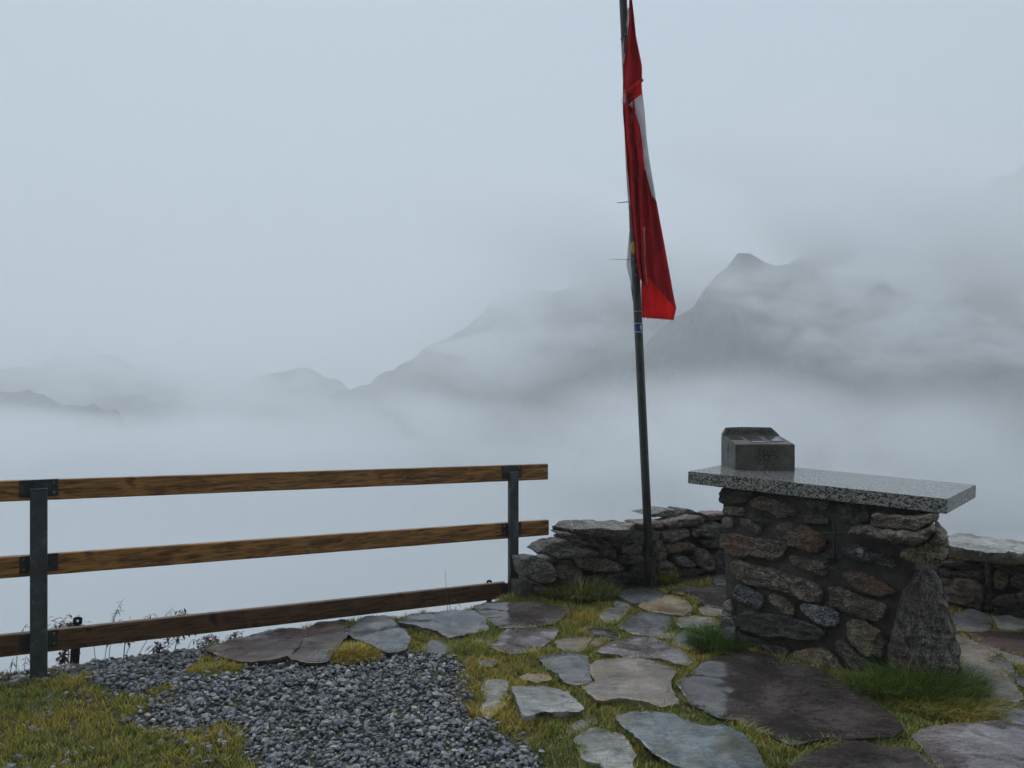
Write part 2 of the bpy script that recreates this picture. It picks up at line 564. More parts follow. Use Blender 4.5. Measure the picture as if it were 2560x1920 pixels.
def mat_granite():
    m = Nodes('granite')
    c = m.coords('Object')
    v = m.n('TexVoronoi')
    m.l(c, v.inputs['Vector']); v.inputs['Scale'].default_value = 125
    sep = m.n('SeparateColor')
    m.l(v.outputs['Color'], sep.inputs[0])
    col = m.ramp(sep.outputs[0], [(0.0, (0.02, 0.02, 0.022)), (0.30, (0.035, 0.035, 0.036)), (0.36, (0.16, 0.16, 0.155)), (0.65, (0.30, 0.30, 0.285)), (1.0, (0.46, 0.45, 0.43))])
    g = m.n('NewGeometry')
    sx = m.n('SeparateXYZ')
    m.l(g.outputs['Normal'], sx.inputs[0])
    up = m.ramp(sx.outputs['Z'], [(0.6, 0.0), (0.9, 1.0)])
    col = m.mix(m.math('MULTIPLY', up, 0.35), col, (0.16, 0.165, 0.16))
    rough = m.mix(up, 0.42, 0.13)
    n1 = m.noise(m.coords('Object', (1, 1, 1)), 60, 3, 0.6)
    b = m.n('Bump')
    m.l(n1, b.inputs['Height'])
    b.inputs['Distance'].default_value = 0.004
    m.l(m.math('ADD', m.math('MULTIPLY', up, 0.10), 0.12), b.inputs['Strength'])
    m.bsdf(col, rough, b.outputs[0], spec=0.6)
    return m.mat


def mat_memorial():
    m = Nodes('weathered_sandstone')
    c = m.coords('Object')
    n1 = m.noise(c, 9, 5, 0.6)
    n2 = m.noise(c, 120, 3, 0.6)
    f = m.math('ADD', m.math('MULTIPLY', n1, 0.6), m.math('MULTIPLY', n2, 0.4))
    col = m.ramp(f, [(0.36, (0.048, 0.044, 0.037)), (0.52, (0.10, 0.093, 0.078)), (0.66, (0.16, 0.147, 0.122))])
    col = m.mix(m.ramp(m.noise(c, 22, 3, 0.5), [(0.62, 0.0), (0.7, 0.5)]), col, (0.12, 0.085, 0.05))
    m.bsdf(col, 0.5, m.bump(f, 0.5, 0.006))
    return m.mat


def mat_wood(name, warm):
    m = Nodes(name)
    tc = m.n('TexCoord')
    mp = m.n('Mapping')
    mp.inputs['Scale'].default_value = (0.7, 6.0, 6.0)
    m.l(tc.outputs['Object'], mp.inputs['Vector'])
    grain = m.noise(mp.outputs[0], 7.0, 5, 0.65, 1.2)
    mp2 = m.n('Mapping')
    mp2.inputs['Scale'].default_value = (1.0, 9.0, 26.0)
    m.l(tc.outputs['Object'], mp2.inputs['Vector'])
    fine = m.noise(mp2.outputs[0], 6.0, 4, 0.7, 0.4)
    f = m.math('ADD', m.math('MULTIPLY', grain, 0.65), m.math('MULTIPLY', fine, 0.35))
    col = m.ramp(f, [(0.38, tuple(0.30 * k for k in warm)), (0.48, warm), (0.58, tuple(min(1, 2.0 * k) for k in warm))])
    # branch marks crossing the board and a long drying split
    uv = m.n('UVMap', uv_map='board')
    sep = m.n('SeparateXYZ')
    m.l(uv.outputs[0], sep.inputs[0])
    u, v = sep.outputs['X'], sep.outputs['Y']
    wob = m.noise(mp.outputs[0], 5.0, 3, 0.6)
    cmb = m.n('CombineXYZ')
    m.l(m.math('ADD', m.math('MULTIPLY', u, 5.6), m.math('ADD', m.math('MULTIPLY', v, 0.30), m.math('MULTIPLY', wob, 0.45))), cmb.inputs[0])
    m.l(m.math('MULTIPLY', v, 0.30), cmb.inputs[1])
    oi = m.n('ObjectInfo')
    m.l(m.math('MULTIPLY', oi.outputs['Random'], 37.0), cmb.inputs[2])
    vk = m.n('TexVoronoi', feature='F1')
    vk.inputs['Scale'].default_value = 1.0
    m.l(cmb.outputs[0], vk.inputs['Vector'])
    knot = m.ramp(vk.outputs[0], [(0.03, 0.95), (0.09, 0.6), (0.15, 0.0)])
    halo = m.ramp(vk.outputs[0], [(0.14, 0.0), (0.22, 0.6), (0.40, 0.0)])
    col = m.mix(halo, col, tuple(min(1, 1.9 * k) for k in warm))
    col = m.mix(knot, col, tuple(0.16 * k for k in warm))
    line = m.math('ABSOLUTE', m.math('SUBTRACT', m.math('ADD', v, m.math('MULTIPLY', m.math('SUBTRACT', wob, 0.5), 0.55)), 0.44))
    crack = m.math('MULTIPLY', m.ramp(line, [(0.0, 0.9), (0.035, 0.0)]), m.ramp(m.noise(mp.outputs[0], 1.1, 2, 0.5), [(0.40, 0.0), (0.50, 1.0)]))
    col = m.mix(crack, col, tuple(0.12 * k for k in warm))
    rough = m.ramp(grain, [(0.4, 0.42), (0.6, 0.62)])
    hh = m.math('SUBTRACT', f, m.math('MULTIPLY', crack, 0.6))
    m.bsdf(col, rough, m.bump(hh, 0.35, 0.006), spec=0.45)
    return m.mat


def mat_galvanised():
    m = Nodes('galvanised_steel')
    c = m.coords('Object', (1, 1, 0.7))
    v = m.n('TexVoronoi')
    v.inputs['Scale'].default_value = 70
    m.l(c, v.inputs['Vector'])
    sep = m.n('SeparateColor')
    m.l(v.outputs['Color'], sep.inputs[0])
    n1 = m.noise(c, 16, 5, 0.65)
    f = m.math('ADD', m.math('MULTIPLY', sep.outputs[0], 0.10), m.math('MULTIPLY', n1, 0.9))
    col = m.ramp(f, [(0.2, (0.04, 0.044, 0.052)), (0.55, (0.085, 0.093, 0.105)), (0.75, (0.18, 0.19, 0.205))])
    m.bsdf(col, m.ramp(n1, [(0.4, 0.38), (0.6, 0.6)]), m.bump(n1, 0.12, 0.003), metal=0.45)
    return m.mat


def simple(name, color, rough=0.6, metal=0.0, noise_scale=25.0, vary=0.35, bump=0.1, spec=0.5):
    m = Nodes(name)
    c = m.coords('Object')
    n1 = m.noise(c, noise_scale, 4, 0.6)
    col = m.ramp(n1, [(0.3, tuple(k * (1 - vary) for k in color)), (0.7, tuple(min(1, k * (1 + vary)) for k in color))])
    m.bsdf(col, rough, m.bump(n1, bump, 0.004), metal=metal, spec=spec)
    return m.mat


def cloth(name, color, trans=0.45):
    m = Nodes(name)
    c = m.coords('Object')
    n1 = m.noise(c, 7.0, 3, 0.5)
    n2 = m.noise(c, 600.0, 2, 0.5)
    col = m.ramp(n1, [(0.3, tuple(k * 0.86 for k in color)), (0.7, tuple(min(1, k * 1.1) for k in color))])
    d = m.n('BsdfDiffuse')
    t = m.n('BsdfTranslucent')
    s = m.n('MixShader')
    m.l(col, d.inputs['Color']); m.l(col, t.inputs['Color'])
    nb = m.bump(n2, 0.2, 0.001)
    m.l(nb, d.inputs['Normal'])
    s.inputs[0].default_value = trans
    m.l(d.outputs[0], s.inputs[1]); m.l(t.outputs[0], s.inputs[2])
    m.l(s.outputs[0], m.out.inputs['Surface'])
    return m.mat


def mat_blades(name, trans=0.3):
    """Grass: each blade keeps its own tint (attribute), part of the light shines through."""
    m = Nodes(name)
    a = m.n('Attribute', attribute_name='tint')
    d = m.n('BsdfPrincipled')
    d.inputs['Roughness'].default_value = 0.5
    t = m.n('BsdfTranslucent')
    s = m.n('MixShader')
    s.inputs[0].default_value = trans
    m.l(a.outputs['Color'], d.inputs['Base Color']); m.l(a.outputs['Color'], t.inputs['Color'])
    m.l(d.outputs[0], s.inputs[1]); m.l(t.outputs[0], s.inputs[2])
    m.l(s.outputs[0], m.out.inputs['Surface'])
    return m.mat


def mat_gravel():
    m = Nodes('crushed_slate')
    g = m.n('NewGeometry')
    c = m.coords('Object')
    n1 = m.noise(c, 140, 3, 0.6)
    base = m.ramp(g.outputs['Random Per Island'], [(0.0, (0.030, 0.034, 0.043)), (0.35, (0.105, 0.115, 0.135)), (0.7, (0.21, 0.225, 0.245)), (0.88, (0.38, 0.39, 0.40)), (0.93, (0.26, 0.21, 0.16)), (1.0, (0.66, 0.64, 0.60))])
    col = m.mix(0.35, base, m.ramp(n1, [(0.3, (0.02, 0.022, 0.027)), (0.7, (0.20, 0.21, 0.225))]))
    m.bsdf(col, m.ramp(n1, [(0.35, 0.22), (0.65, 0.5)]), m.bump(n1, 0.3, 0.004), spec=0.5)
    return m.mat


def mat_ground():
    m = Nodes('damp_soil')
    g = m.n('NewGeometry')
    p = g.outputs['Position']
    n1 = m.noise(p, 2.2, 5, 0.6)
    n2 = m.noise(p, 40, 4, 0.7)
    soil = m.ramp(n2, [(0.3, (0.012, 0.010, 0.008)), (0.55, (0.040, 0.033, 0.025)), (0.75, (0.085, 0.075, 0.06))])
    moss = m.ramp(n2, [(0.3, (0.025, 0.030, 0.006)), (0.7, (0.095, 0.085, 0.018))])
    col = m.mix(m.ramp(n1, [(0.40, 0.25), (0.55, 0.9)]), soil, moss)
    m.bsdf(col, 0.75, m.bump(m.math('ADD', n2, n1), 0.8, 0.02))
    return m.mat


MAT_MORTAR = mat_mortar()
MAT_GRANITE = mat_granite()
MAT_MEMORIAL = mat_memorial()
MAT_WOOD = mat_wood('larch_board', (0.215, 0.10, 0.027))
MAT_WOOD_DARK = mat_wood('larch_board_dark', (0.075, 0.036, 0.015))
MAT_STEEL = mat_galvanised()
MAT_IRON = simple('dark_iron', (0.022, 0.022, 0.023), 0.5, 0.3)
MAT_BRACKET = simple('bracket_steel', (0.05, 0.053, 0.058), 0.5, 0.5)
MAT_BOLT = simple('bolt_zinc', (0.25, 0.25, 0.25), 0.35, 0.8)
MAT_POLE = simple('pole_paint', (0.050, 0.055, 0.056), 0.35, 0.1, 9, 0.4, 0.05)
MAT_SLEEVE = simple('rusty_sleeve', (0.020, 0.014, 0.012), 0.75, 0.0, 14, 0.6, 0.3, 0.25)
MAT_CARVED = simple('carved_line', (0.012, 0.011, 0.010), 0.8)
MAT_PLATE = simple('steel_plaque', (0.55, 0.57, 0.6), 0.15, 0.9, 30, 0.1, 0.02)
MAT_PLATE_DARK = simple('dark_plaque', (0.03, 0.03, 0.034), 0.3, 0.2)
MAT_GRAVEL = mat_gravel()
MAT_GROUND = mat_ground()
MAT_BLADES = mat_blades('grass_blades')
MAT_RED = cloth('flag_red', (0.80, 0.075, 0.070), 0.68)  # same red cloth, paler where a single layer is backlit
MAT_RED_SHADED = cloth('flag_red_shaded', (0.64, 0.036, 0.048), 0.40)  # same cloth, the shade of doubled folds put into a darker red
MAT_WHITE = cloth('flag_white', (0.86, 0.85, 0.89), 0.42)
rng = random.Random(7)


# ------------------------------------------------------------------ ground
EDGE = [(-4000, -3000), (-60, -38), (-12, -2.2), (-5.5, 2.35), (-2.99, 4.12), (-2.59, 4.25), (-2.13, 4.42), (-1.79, 4.66), (-1.37, 4.95), (-1.05, 5.08), (-0.43, 5.24), (-0.155, 5.5),
        (0.03, 5.8), (0.5, 6.5), (1.6, 7.1), (2.6, 6.9), (3.6, 6.0), (4.6, 4.8), (6.0, 2.4), (9.0, -12), (30, -90), (4000, -3000)]


def beyond_edge(x, y):
    """Signed distance: how far (x, y) lies outside the terrace."""
    best = 1e18
    inside = True
    for (ax, ay), (bx, by) in zip(EDGE, EDGE[1:]):
        dx, dy = bx - ax, by - ay
        t = max(0.0, min(1.0, ((x - ax) * dx + (y - ay) * dy) / (dx * dx + dy * dy)))
        best = min(best, (x - ax - t * dx) ** 2 + (y - ay - t * dy) ** 2)
        if ax <= x < bx:
            inside = y < ay + dy * (x - ax) / dx
    d = math.sqrt(best)
    return -d if inside else d


CELL = {}


def near_edge(x, y):
    """beyond_edge on a 2 cm raster, remembered."""
    k = (round(x * 50), round(y * 50))
    if k not in CELL:
        CELL[k] = beyond_edge(k[0] / 50, k[1] / 50)
    return CELL[k]


def ground_z(x, y):
    d = near_edge(x, y) if -4 < x < 5 and 1.5 < y < 8 else beyond_edge(x, y)
    b = 0.012 * mn.noise(Vector((x * 2.3, y * 2.3, 0.5))) + 0.006 * mn.noise(Vector((x * 7, y * 7, 4.5)))
    if d <= -0.12:
        up = max(0.0, -2.5 - y)                        # unseen hillside added behind the viewer, shades faces turned to it
        rise = min(150.0, 0.85 * up * up / (up + 1.5)) * min(1.0, -d / 6.0)
        return b - 0.006 + rise
    d += 0.12
    z = b - 0.9 * d * d / (0.25 + d) - 0.35 * d
    if d > 3:
        z += min(12.0, 0.12 * d) * fbm(Vector((x / 25, y / 25, 2.0)), 3)
    return max(z, VALLEY_Z + 3)


def make_ground():
    fine = lambda a, b, s: [a + s * i for i in range(int(round((b - a) / s)) + 1)]
    out = [1.5, 3, 5, 8, 13, 20, 32, 50, 80, 130, 220, 400, 900, 2500]
    xs = [-3.8 - o for o in reversed(out)] + fine(-3.8, 5.0, 0.07) + [5.0 + o for o in out]
    ys = [1.8 - o for o in reversed(out)] + fine(1.8, 7.6, 0.07) + [7.6 + o for o in out]
    verts = [(x, y, ground_z(x, y)) for y in ys for x in xs]
    nx = len(xs)
    faces = [(j * nx + i, j * nx + i + 1, (j + 1) * nx + i + 1, (j + 1) * nx + i) for j in range(len(ys) - 1) for i in range(nx - 1)]
    o = mesh_obj('ground', verts, faces, MAT_GROUND, smooth=True)
    tag(o, kind='structure')
    return o


ground = make_ground()


# ------------------------------------------------------------------ stones
def Q(ox, oy, s, text):
    """Outline read in an enlarged detail: origin (ox, oy), enlargement s."""
    return [(ox + float(a) / s, oy + float(b) / s) for a, b in (p.split(',') for p in text.split())]


def in_poly(x, y, poly):
    c = False
    j = len(poly) - 1
    for i in range(len(poly)):
        xi, yi = poly[i]
        xj, yj = poly[j]
        if (yi > y) != (yj > y) and x < (xj - xi) * (y - yi) / (yj - yi) + xi:
            c = not c
        j = i
    return c


def edge_dist(x, y, poly):
    best = 1e9
    for i in range(len(poly)):
        ax, ay = poly[i - 1]
        bx, by = poly[i]
        dx, dy = bx - ax, by - ay
        t = max(0, min(1, ((x - ax) * dx + (y - ay) * dy) / (dx * dx + dy * dy + 1e-12)))
        best = min(best, math.hypot(x - ax - t * dx, y - ay - t * dy))
    return best


def resample(poly, n):
    m = len(poly)
    seg = [(poly[(i + 1) % m] - poly[i]).length for i in range(m)]
    tot = sum(seg)
    out, k, acc = [], 0, 0.0
    for i in range(n):
        s = tot * i / n
        while acc + seg[k] < s:
            acc += seg[k]
            k += 1
        out.append(poly[k].lerp(poly[(k + 1) % m], (s - acc) / seg[k]))
    return out


def world_loc(o):
    p = Vector((0, 0, 0))
    while o is not None:
        p = p + Vector(o.location)
        o = o.parent
    return p


def stone(name, pts, nrm, front, back, mat, parent, seed, amp=0.008, rnd=0.012, step=0.03, flat=False, jag=0.004, tilt=None, soften=1, grow=0.0):
    """A stone whose visible face has the outline pts (on a plane with normal nrm): it stands `front` proud and reaches `back` behind."""
    nrm = nrm.normalized()
    c = sum(pts, Vector()) / len(pts)
    e1 = Vector((0, 0, 1)).cross(nrm)
    if e1.length < 0.2:
        e1 = Vector((1, 0, 0))
    e1.normalize()
    e2 = nrm.cross(e1)
    P = [Vector(((p - c).dot(e1), (p - c).dot(e2))) for p in pts]
    area = sum(P[i].x * P[(i + 1) % len(P)].y - P[(i + 1) % len(P)].x * P[i].y for i in range(len(P)))
    if area < 0:
        P.reverse()
    for _ in range(soften):
        cut = 0.035 if flat else 0.09
        Pn = []
        for i in range(len(P)):
            a, b = P[i], P[(i + 1) % len(P)]
            Pn += [a.lerp(b, cut), a.lerp(b, 1 - cut)]
        P = Pn
    per = sum((P[(i + 1) % len(P)] - P[i]).length for i in range(len(P)))
    n = max(18, min(150 if flat else 72, int(per / (step * (0.6 if flat else 1.0)))))
    R = resample(P, n)
    nr = []
    for i in range(n):
        t = R[(i + 1) % n] - R[i - 1]
        nr.append(Vector((-t.y, t.x)).normalized())
    if grow:
        R = [q - w * grow for q, w in zip(R, nr)]
    inr = math.sqrt(abs(area) / 2 / math.pi)
    rnd = min(rnd, inr * 0.3)
    sd = Vector((seed * 1.37, seed * 2.11, seed * 0.77))

    def ring(inset, h, jit):
        out = []
        for i in range(n):
            q = R[i] + nr[i] * inset
            v = Vector((q.x, q.y, h)) + sd
            j = jit * ((0.35 if flat else 1.3) * mn.noise(v * 14) + mn.noise(v * 38) + 0.8 * mn.noise(v * 90))
            q = q + nr[i] * j
            out.append((q, h))
        return out
    if flat:
        rings = [ring(inr * 0.16, -back, jag), ring(inr * 0.05, -0.6 * back, jag * 1.5), ring(0.0, -0.006, jag), ring(0.001, -0.002, jag), ring(rnd, 0.0, jag)]
    else:
        rings = [ring(inr * 0.10, -back, jag), ring(0.0, -0.4 * back, jag * 1.6), ring(-0.002, front * 0.30, jag * 1.4), ring(rnd * 0.25, front * 0.70, jag * 1.5), ring(rnd, front * 0.94, jag * 1.2)]
    last = [q for q, _ in rings[-1]]
    htop = rings[-1][0][1]
    g = step * (1.15 if flat else 0.95)
    x0, x1 = min(q.x for q in last), max(q.x for q in last)
    y0, y1 = min(q.y for q in last), max(q.y for q in last)
    lp = [(q.x, q.y) for q in last]
    r3 = random.Random(seed)
    inner = []
    yy = y0 + g * 0.5
    while yy < y1:
        xx = x0 + g * 0.5
        while xx < x1:
            qx, qy = xx + r3.uniform(-0.4, 0.4) * g, yy + r3.uniform(-0.4, 0.4) * g
            if in_poly(qx, qy, lp) and edge_dist(qx, qy, lp) > 0.45 * g:
                inner.append(Vector((qx, qy)))
            xx += g
        yy += g
    ov, oe, of, orig, _, _ = delaunay_2d_cdt(last + inner, [], [list(range(n))], 1, 1e-7)

    def relief(q, h):
        v = Vector((q.x, q.y, 0)) + sd
        if flat:
            st = 3.0 * (0.5 + fbm(Vector((v.x * 3.0, v.y * 5.0, seed)), 3))
            st = math.floor(st) + min(1.0, (st - math.floor(st)) * 6)
            return h + amp * (0.8 * fbm(v * 5, 3) + 0.5 * mn.noise(v * 45) + 0.9 * (st - 1.5))
        rg_ = 0.5 - abs(mn.noise(v * 11))
        return h + amp * (0.9 * fbm(v * 7, 2) + 1.1 * rg_ + 0.9 * mn.noise(Vector((v.x * 12, v.y * 40, v.z))) + 0.5 * mn.noise(v * 60))

    def lift(q, h):
        w = c + e1 * q.x + e2 * q.y + nrm * h
        if tilt is not None:
            w = w + nrm * (q.x * tilt[0] + q.y * tilt[1])
        return w
    verts = []
    for ri, rg in enumerate(rings):
        for q, h in rg:
            verts.append(lift(q, relief(q, h) if ri >= 3 else h))
    faces = []
    for r in range(len(rings) - 1):
        for i in range(n):
            j = (i + 1) % n
            faces.append((r * n + i, r * n + j, (r + 1) * n + j, (r + 1) * n + i))
    lr = (len(rings) - 1) * n
    imap = []
    for k, q in enumerate(ov):
        ring_ids = [t for t in orig[k] if t < n]
        if ring_ids:
            imap.append(lr + ring_ids[0])
        else:
            d_ = min(1.0, edge_dist(q.x, q.y, lp) / (inr * 0.6 + 1e-6))
            imap.append(len(verts))
            verts.append(lift(q, relief(q, htop + front * 0.12 * d_)))
    for f in of:
        ids = [imap[t] for t in f]
        if len(set(ids)) >= 3:
            faces.append(tuple(ids))
    faces.append(tuple(range(n - 1, -1, -1)))
    base = world_loc(parent) if parent is not None else Vector()
    o = mesh_obj(name, [w - c for w in verts], faces, mat, parent, smooth=flat)
    o.location = c - base
    if flat:
        me = o.data
        sh = set(range(3 * n, 4 * n))
        for e in me.edges:
            if e.vertices[0] in sh and e.vertices[1] in sh:
                e.use_edge_sharp = True
    return o


# ---- paving: flagstones set in the turf of the terrace
Z1 = (0, 1120, 2.0737)
Z2 = (700, 1120, 2.0737)
Z3 = (1280, 1240, 2.44)
Z4 = (1700, 1040, 1.885)
Z7 = (2300, 1300, 5.923)
Z8 = (2300, 1560, 4.608)
ZW = (1560, 1260, 6.38)
SLABS = [
    ('pink', 0.035, Z3, '490,1040 560,1005 640,992 760,1000 880,1010 960,1045 980,1085 945,1130 965,1190 1000,1265 900,1280 780,1255 650,1235 540,1250 480,1200 450,1165 530,1130 500,1085'),
    ('grey', 0.030, Z3, '175,985 250,965 380,962 450,985 455,1060 465,1130 400,1150 340,1130 290,1080 230,1045'),
    ('light', 0.055, Z3, '15,1165 120,1165 260,1185 330,1200 380,1255 415,1295 300,1300 180,1295 80,1330 50,1250'),
    ('purple', 0.028, Z3, '530,955 640,890 740,862 850,875 950,905 1060,970 1090,1010 1050,1030 950,1000 850,985 700,980'),
    ('grey', 0.025, Z3, '665,800 730,740 800,710 870,720 960,735 975,775 930,820 960,865 860,855 760,840'),
    ('orange', 0.030, Z3, '780,670 850,625 920,600 1000,610 1060,640 1085,690 1040,725 950,720 850,705'),
    ('grey', 0.030, Z3, '645,600 700,575 790,560 880,565 920,590 900,620 830,640 760,655 690,620'),
    ('light', 0.022, Z3, '550,740 600,690 650,645 700,650 690,700 640,760 590,775'),
    ('pale', 0.024, Z3, '275,890 340,870 430,865 480,870 440,910 410,945 340,935 300,920'),
    ('brown', 0.018, Z3, '430,830 480,812 560,815 640,835 680,860 600,868 500,862'),
    ('pale', 0.020, Z3, '475,885 520,875 545,895 505,912'),
    ('brown', 0.030, Z3, '960,580 1050,550 1200,540 1400,545 1400,620 1330,690 1180,660 1100,610 1010,590'),
    ('pale', 0.026, Z3, '1150,690 1200,668 1270,690 1330,720 1200,728 1165,715'),
    ('pale', 0.024, Z3, '1040,740 1120,730 1220,740 1260,780 1120,800 1030,795 1010,770'),
    ('grey', 0.026, Z3, '995,860 1040,835 1100,825 1155,830 1120,890 1060,935 1010,900'),
    ('brown', 0.040, Z4, '0,1260 80,1200 170,1130 260,1100 420,1130 620,1190 780,1250 900,1340 1000,1420 1040,1470 980,1500 830,1510 650,1520 520,1545 420,1500 280,1430 180,1420 60,1350 30,1300'),
    ('red', 0.050, Z1, '1080,1040 1150,1010 1260,980 1380,945 1480,935 1590,945 1560,1000 1500,1075 1400,1100 1280,1105 1150,1075'),
    ('red', 0.050, Z2, '35,1060 90,1000 140,950 200,905 330,890 345,930 340,970 280,1040 230,1110 140,1110 60,1090'),
    ('grey', 0.045, Z2, '360,950 400,915 450,875 560,880 590,910 640,950 660,990 640,1050 570,1060 510,1030 440,1000 390,980'),
    ('grey', 0.040, Z2, '620,905 680,870 780,855 900,850 1000,850 1050,880 1070,935 1000,950 880,975 800,940 700,915'),
    ('brown', 0.030, Z2, '1010,820 1100,800 1250,800 1400,815 1500,830 1460,880 1400,910 1280,925 1140,925 1060,870'),
    ('purple', 0.028, Z2, '1085,1025 1130,990 1200,940 1300,935 1440,945 1400,990 1340,1030 1250,1060 1150,1050'),
    ('grey', 0.020, Z2, '755,1050 790,995 830,1000 890,1035 850,1065 790,1070'),
    ('pale', 0.022, Z2, '1055,1250 1090,1215 1170,1218 1160,1270 1130,1340 1090,1385 1060,1370 1070,1300'),
    ('orange', 0.020, Z2, '1250,1185 1300,1170 1370,1165 1395,1195 1330,1208'),
    ('pale', 0.016, Z2, '1000,1002 1050,990 1095,996 1060,1015'),
    ('light', 0.035, Z3, '400,1490 440,1450 510,1425 590,1440 660,1460 690,1520 740,1570 700,1610 745,1700 620,1720 560,1620 450,1610 440,1550'),
    ('blue', 0.060, Z3, '655,1350 740,1330 850,1325 1000,1345 1100,1380 1200,1400 1290,1405 1400,1470 1470,1540 1500,1620 1540,1700 1300,1740 1120,1680 1000,1620 900,1570 800,1480 720,1420'),
    ('pale', 0.022, Z3, '345,1430 400,1390 470,1365 505,1375 460,1410 420,1438'),
    ('brown', 0.030, Z4, '500,1760 540,1659 600,1600 700,1555 830,1535 950,1562 1080,1575 1180,1659 1230,1780 900,1800'),
    ('purple', 0.040, Z4, '1110,1500 1200,1470 1300,1455 1500,1440 1660,1470 1800,1540 1820,1760 1290,1790 1240,1659 1180,1580'),
    ('pink', 0.035, Z8, '380,140 420,130 520,150 600,210 740,250 860,290 880,330 800,370 830,440 940,540 1030,680 1120,780 1140,860 1080,900 940,870 800,830 700,790 600,680 540,560 470,430 420,300'),
    ('grey', 0.030, Z8, '650,890 750,860 880,890 1000,930 1198,1010 1400,1080 1400,1210 1198,1165 1080,1130 960,1080 850,1000 740,960'),
    ('grey', 0.024, Z8, '840,405 900,360 1010,470 1110,620 1030,650 945,530 860,440'),
    ('red', 0.030, Z8, '590,120 750,85 950,95 1198,100 1420,110 1420,420 1198,370 1050,320 900,285 750,230 650,180'),
    ('pale', 0.022, Z8, '900,310 1000,335 1198,385 1300,430 1300,470 1130,460 1010,440 940,380'),
    ('grey', 0.034, Z7, '420,1420 560,1370 800,1360 1000,1410 1060,1500 980,1600 900,1640 640,1640 440,1620'),
    ('light', 0.050, Z7, '1130,1440 1300,1420 1540,1480 1640,1540 1480,1590 1300,1620 1210,1600'),
    ('grey', 0.060, ZW, '1440,1150 1600,1140 1900,1150 1900,1262 1720,1275 1480,1270'),
    ('grey', 0.020, Z2, '1040,1115 1080,1100 1120,1112 1085,1130'),
    ('grey', 0.022, Z8, '1130,640 1198,625 1330,660 1330,730 1198,720'),
]
SLAB_POLYS = []
for k, (kind, zt, (ox, oy, s), text) in enumerate(SLABS):
    zt = zt * 0.62 if zt != 0.055 else zt
    pts = [gp(px, py, zt) for px, py in Q(ox, oy, s, text)]
    o = stone('flagstone', pts, Vector((0, 0, 1)), 0.0, zt + 0.03, PAVE[kind], ground, 100 + k, amp=0.005, rnd=0.009, step=0.030, flat=True, jag=0.009, grow=0.019,
              tilt=(rng.uniform(-0.012, 0.012), rng.uniform(-0.012, 0.012)), soften=1)
    SLAB_POLYS.append([(p.x, p.y) for p in pts])


SLAB_BOX = [(min(p[0] for p in q), max(p[0] for p in q), min(p[1] for p in q), max(p[1] for p in q)) for q in SLAB_POLYS]


def on_slab(x, y):
    for q, b in zip(SLAB_POLYS, SLAB_BOX):
        if b[0] <= x <= b[1] and b[2] <= y <= b[3] and in_poly(x, y, q):
            return True
    return False


# ---- gravel
GRAVEL_PX = [(150, 1690), (215, 1662), (300, 1640), (360, 1626), (500, 1618), (560, 1640), (610, 1660), (690, 1655), (740, 1662), (830, 1668), (940, 1642), (1000, 1628), (1080, 1642), (1150, 1660),
             (1160, 1700), (1170, 1760), (1230, 1800), (1262, 1850), (1335, 1895), (1380, 1990), (1400, 2150), (760, 2150), (700, 1950), (620, 1885), (520, 1840), (400, 1790), (300, 1748), (250, 1715)]
GRAVEL_POLY = [(p.x, p.y) for p in (gp(*q) for q in GRAVEL_PX)]
SPRIG_PX = [[(455, 1690), (500, 1650), (560, 1640), (610, 1660), (600, 1690), (520, 1700)], [(355, 1735), (420, 1715), (435, 1730), (380, 1745)], [(500, 1830), (560, 1805), (590, 1830), (540, 1850)]]
SPRIG_POLY = [[(p.x, p.y) for p in (gp(*q) for q in s)] for s in SPRIG_PX]


GRAVEL_CELL = {}


def gravel_amount(x, y):
    k = (round(x * 66), round(y * 66))
    if k not in GRAVEL_CELL:
        GRAVEL_CELL[k] = gravel_share(k[0] / 66, k[1] / 66)
    return GRAVEL_CELL[k]


def gravel_share(x, y):
    """Share of the ground covered by gravel at (x, y)."""
    if any(in_poly(x, y, q) for q in SPRIG_POLY):
        return 0.05
    d = edge_dist(x, y, GRAVEL_POLY)
    if not in_poly(x, y, GRAVEL_POLY):
        d = -d
    wild = 0.24 if x < -0.9 else 0.10
    d += wild * mn.noise(Vector((x * 3.1, y * 3.1, 8.8))) + 0.6 * wild * mn.noise(Vector((x * 8, y * 8, 1.8)))
    return max(0.0, min(1.0, 0.5 + d / 0.12))


def ico_template():
    bm = bmesh.new()
    bmesh.ops.create_icosphere(bm, subdivisions=1, radius=1.0)
    v = [tuple(q.co) for q in bm.verts]
    f = [tuple(q.index for q in p.verts) for p in bm.faces]
    bm.free()
    return v, f


ICO_V, ICO_F = ico_template()


def pebbles(name, spots, mat, parent=None):
    verts, faces = [], []
    for (x, y, z, r) in spots:
        rot = Matrix.Rotation(rng.uniform(0, 6.28), 3, 'Z') @ Matrix.Rotation(rng.uniform(-0.7, 0.7), 3, 'X')
        sx, sy, sz = r * rng.uniform(0.8, 1.45), r * rng.uniform(0.7, 1.0), r * rng.uniform(0.45, 0.85)
        b = len(verts)
        for v in ICO_V:
            k = rng.uniform(0.62, 1.22)
            q = rot @ Vector((v[0] * sx * k, v[1] * sy * k, v[2] * sz * k))
            verts.append((x + q.x, y + q.y, z + q.z))
        faces += [(a + b, c + b, d + b) for a, c, d in ICO_F]
    return mesh_obj(name, verts, faces, mat, parent)


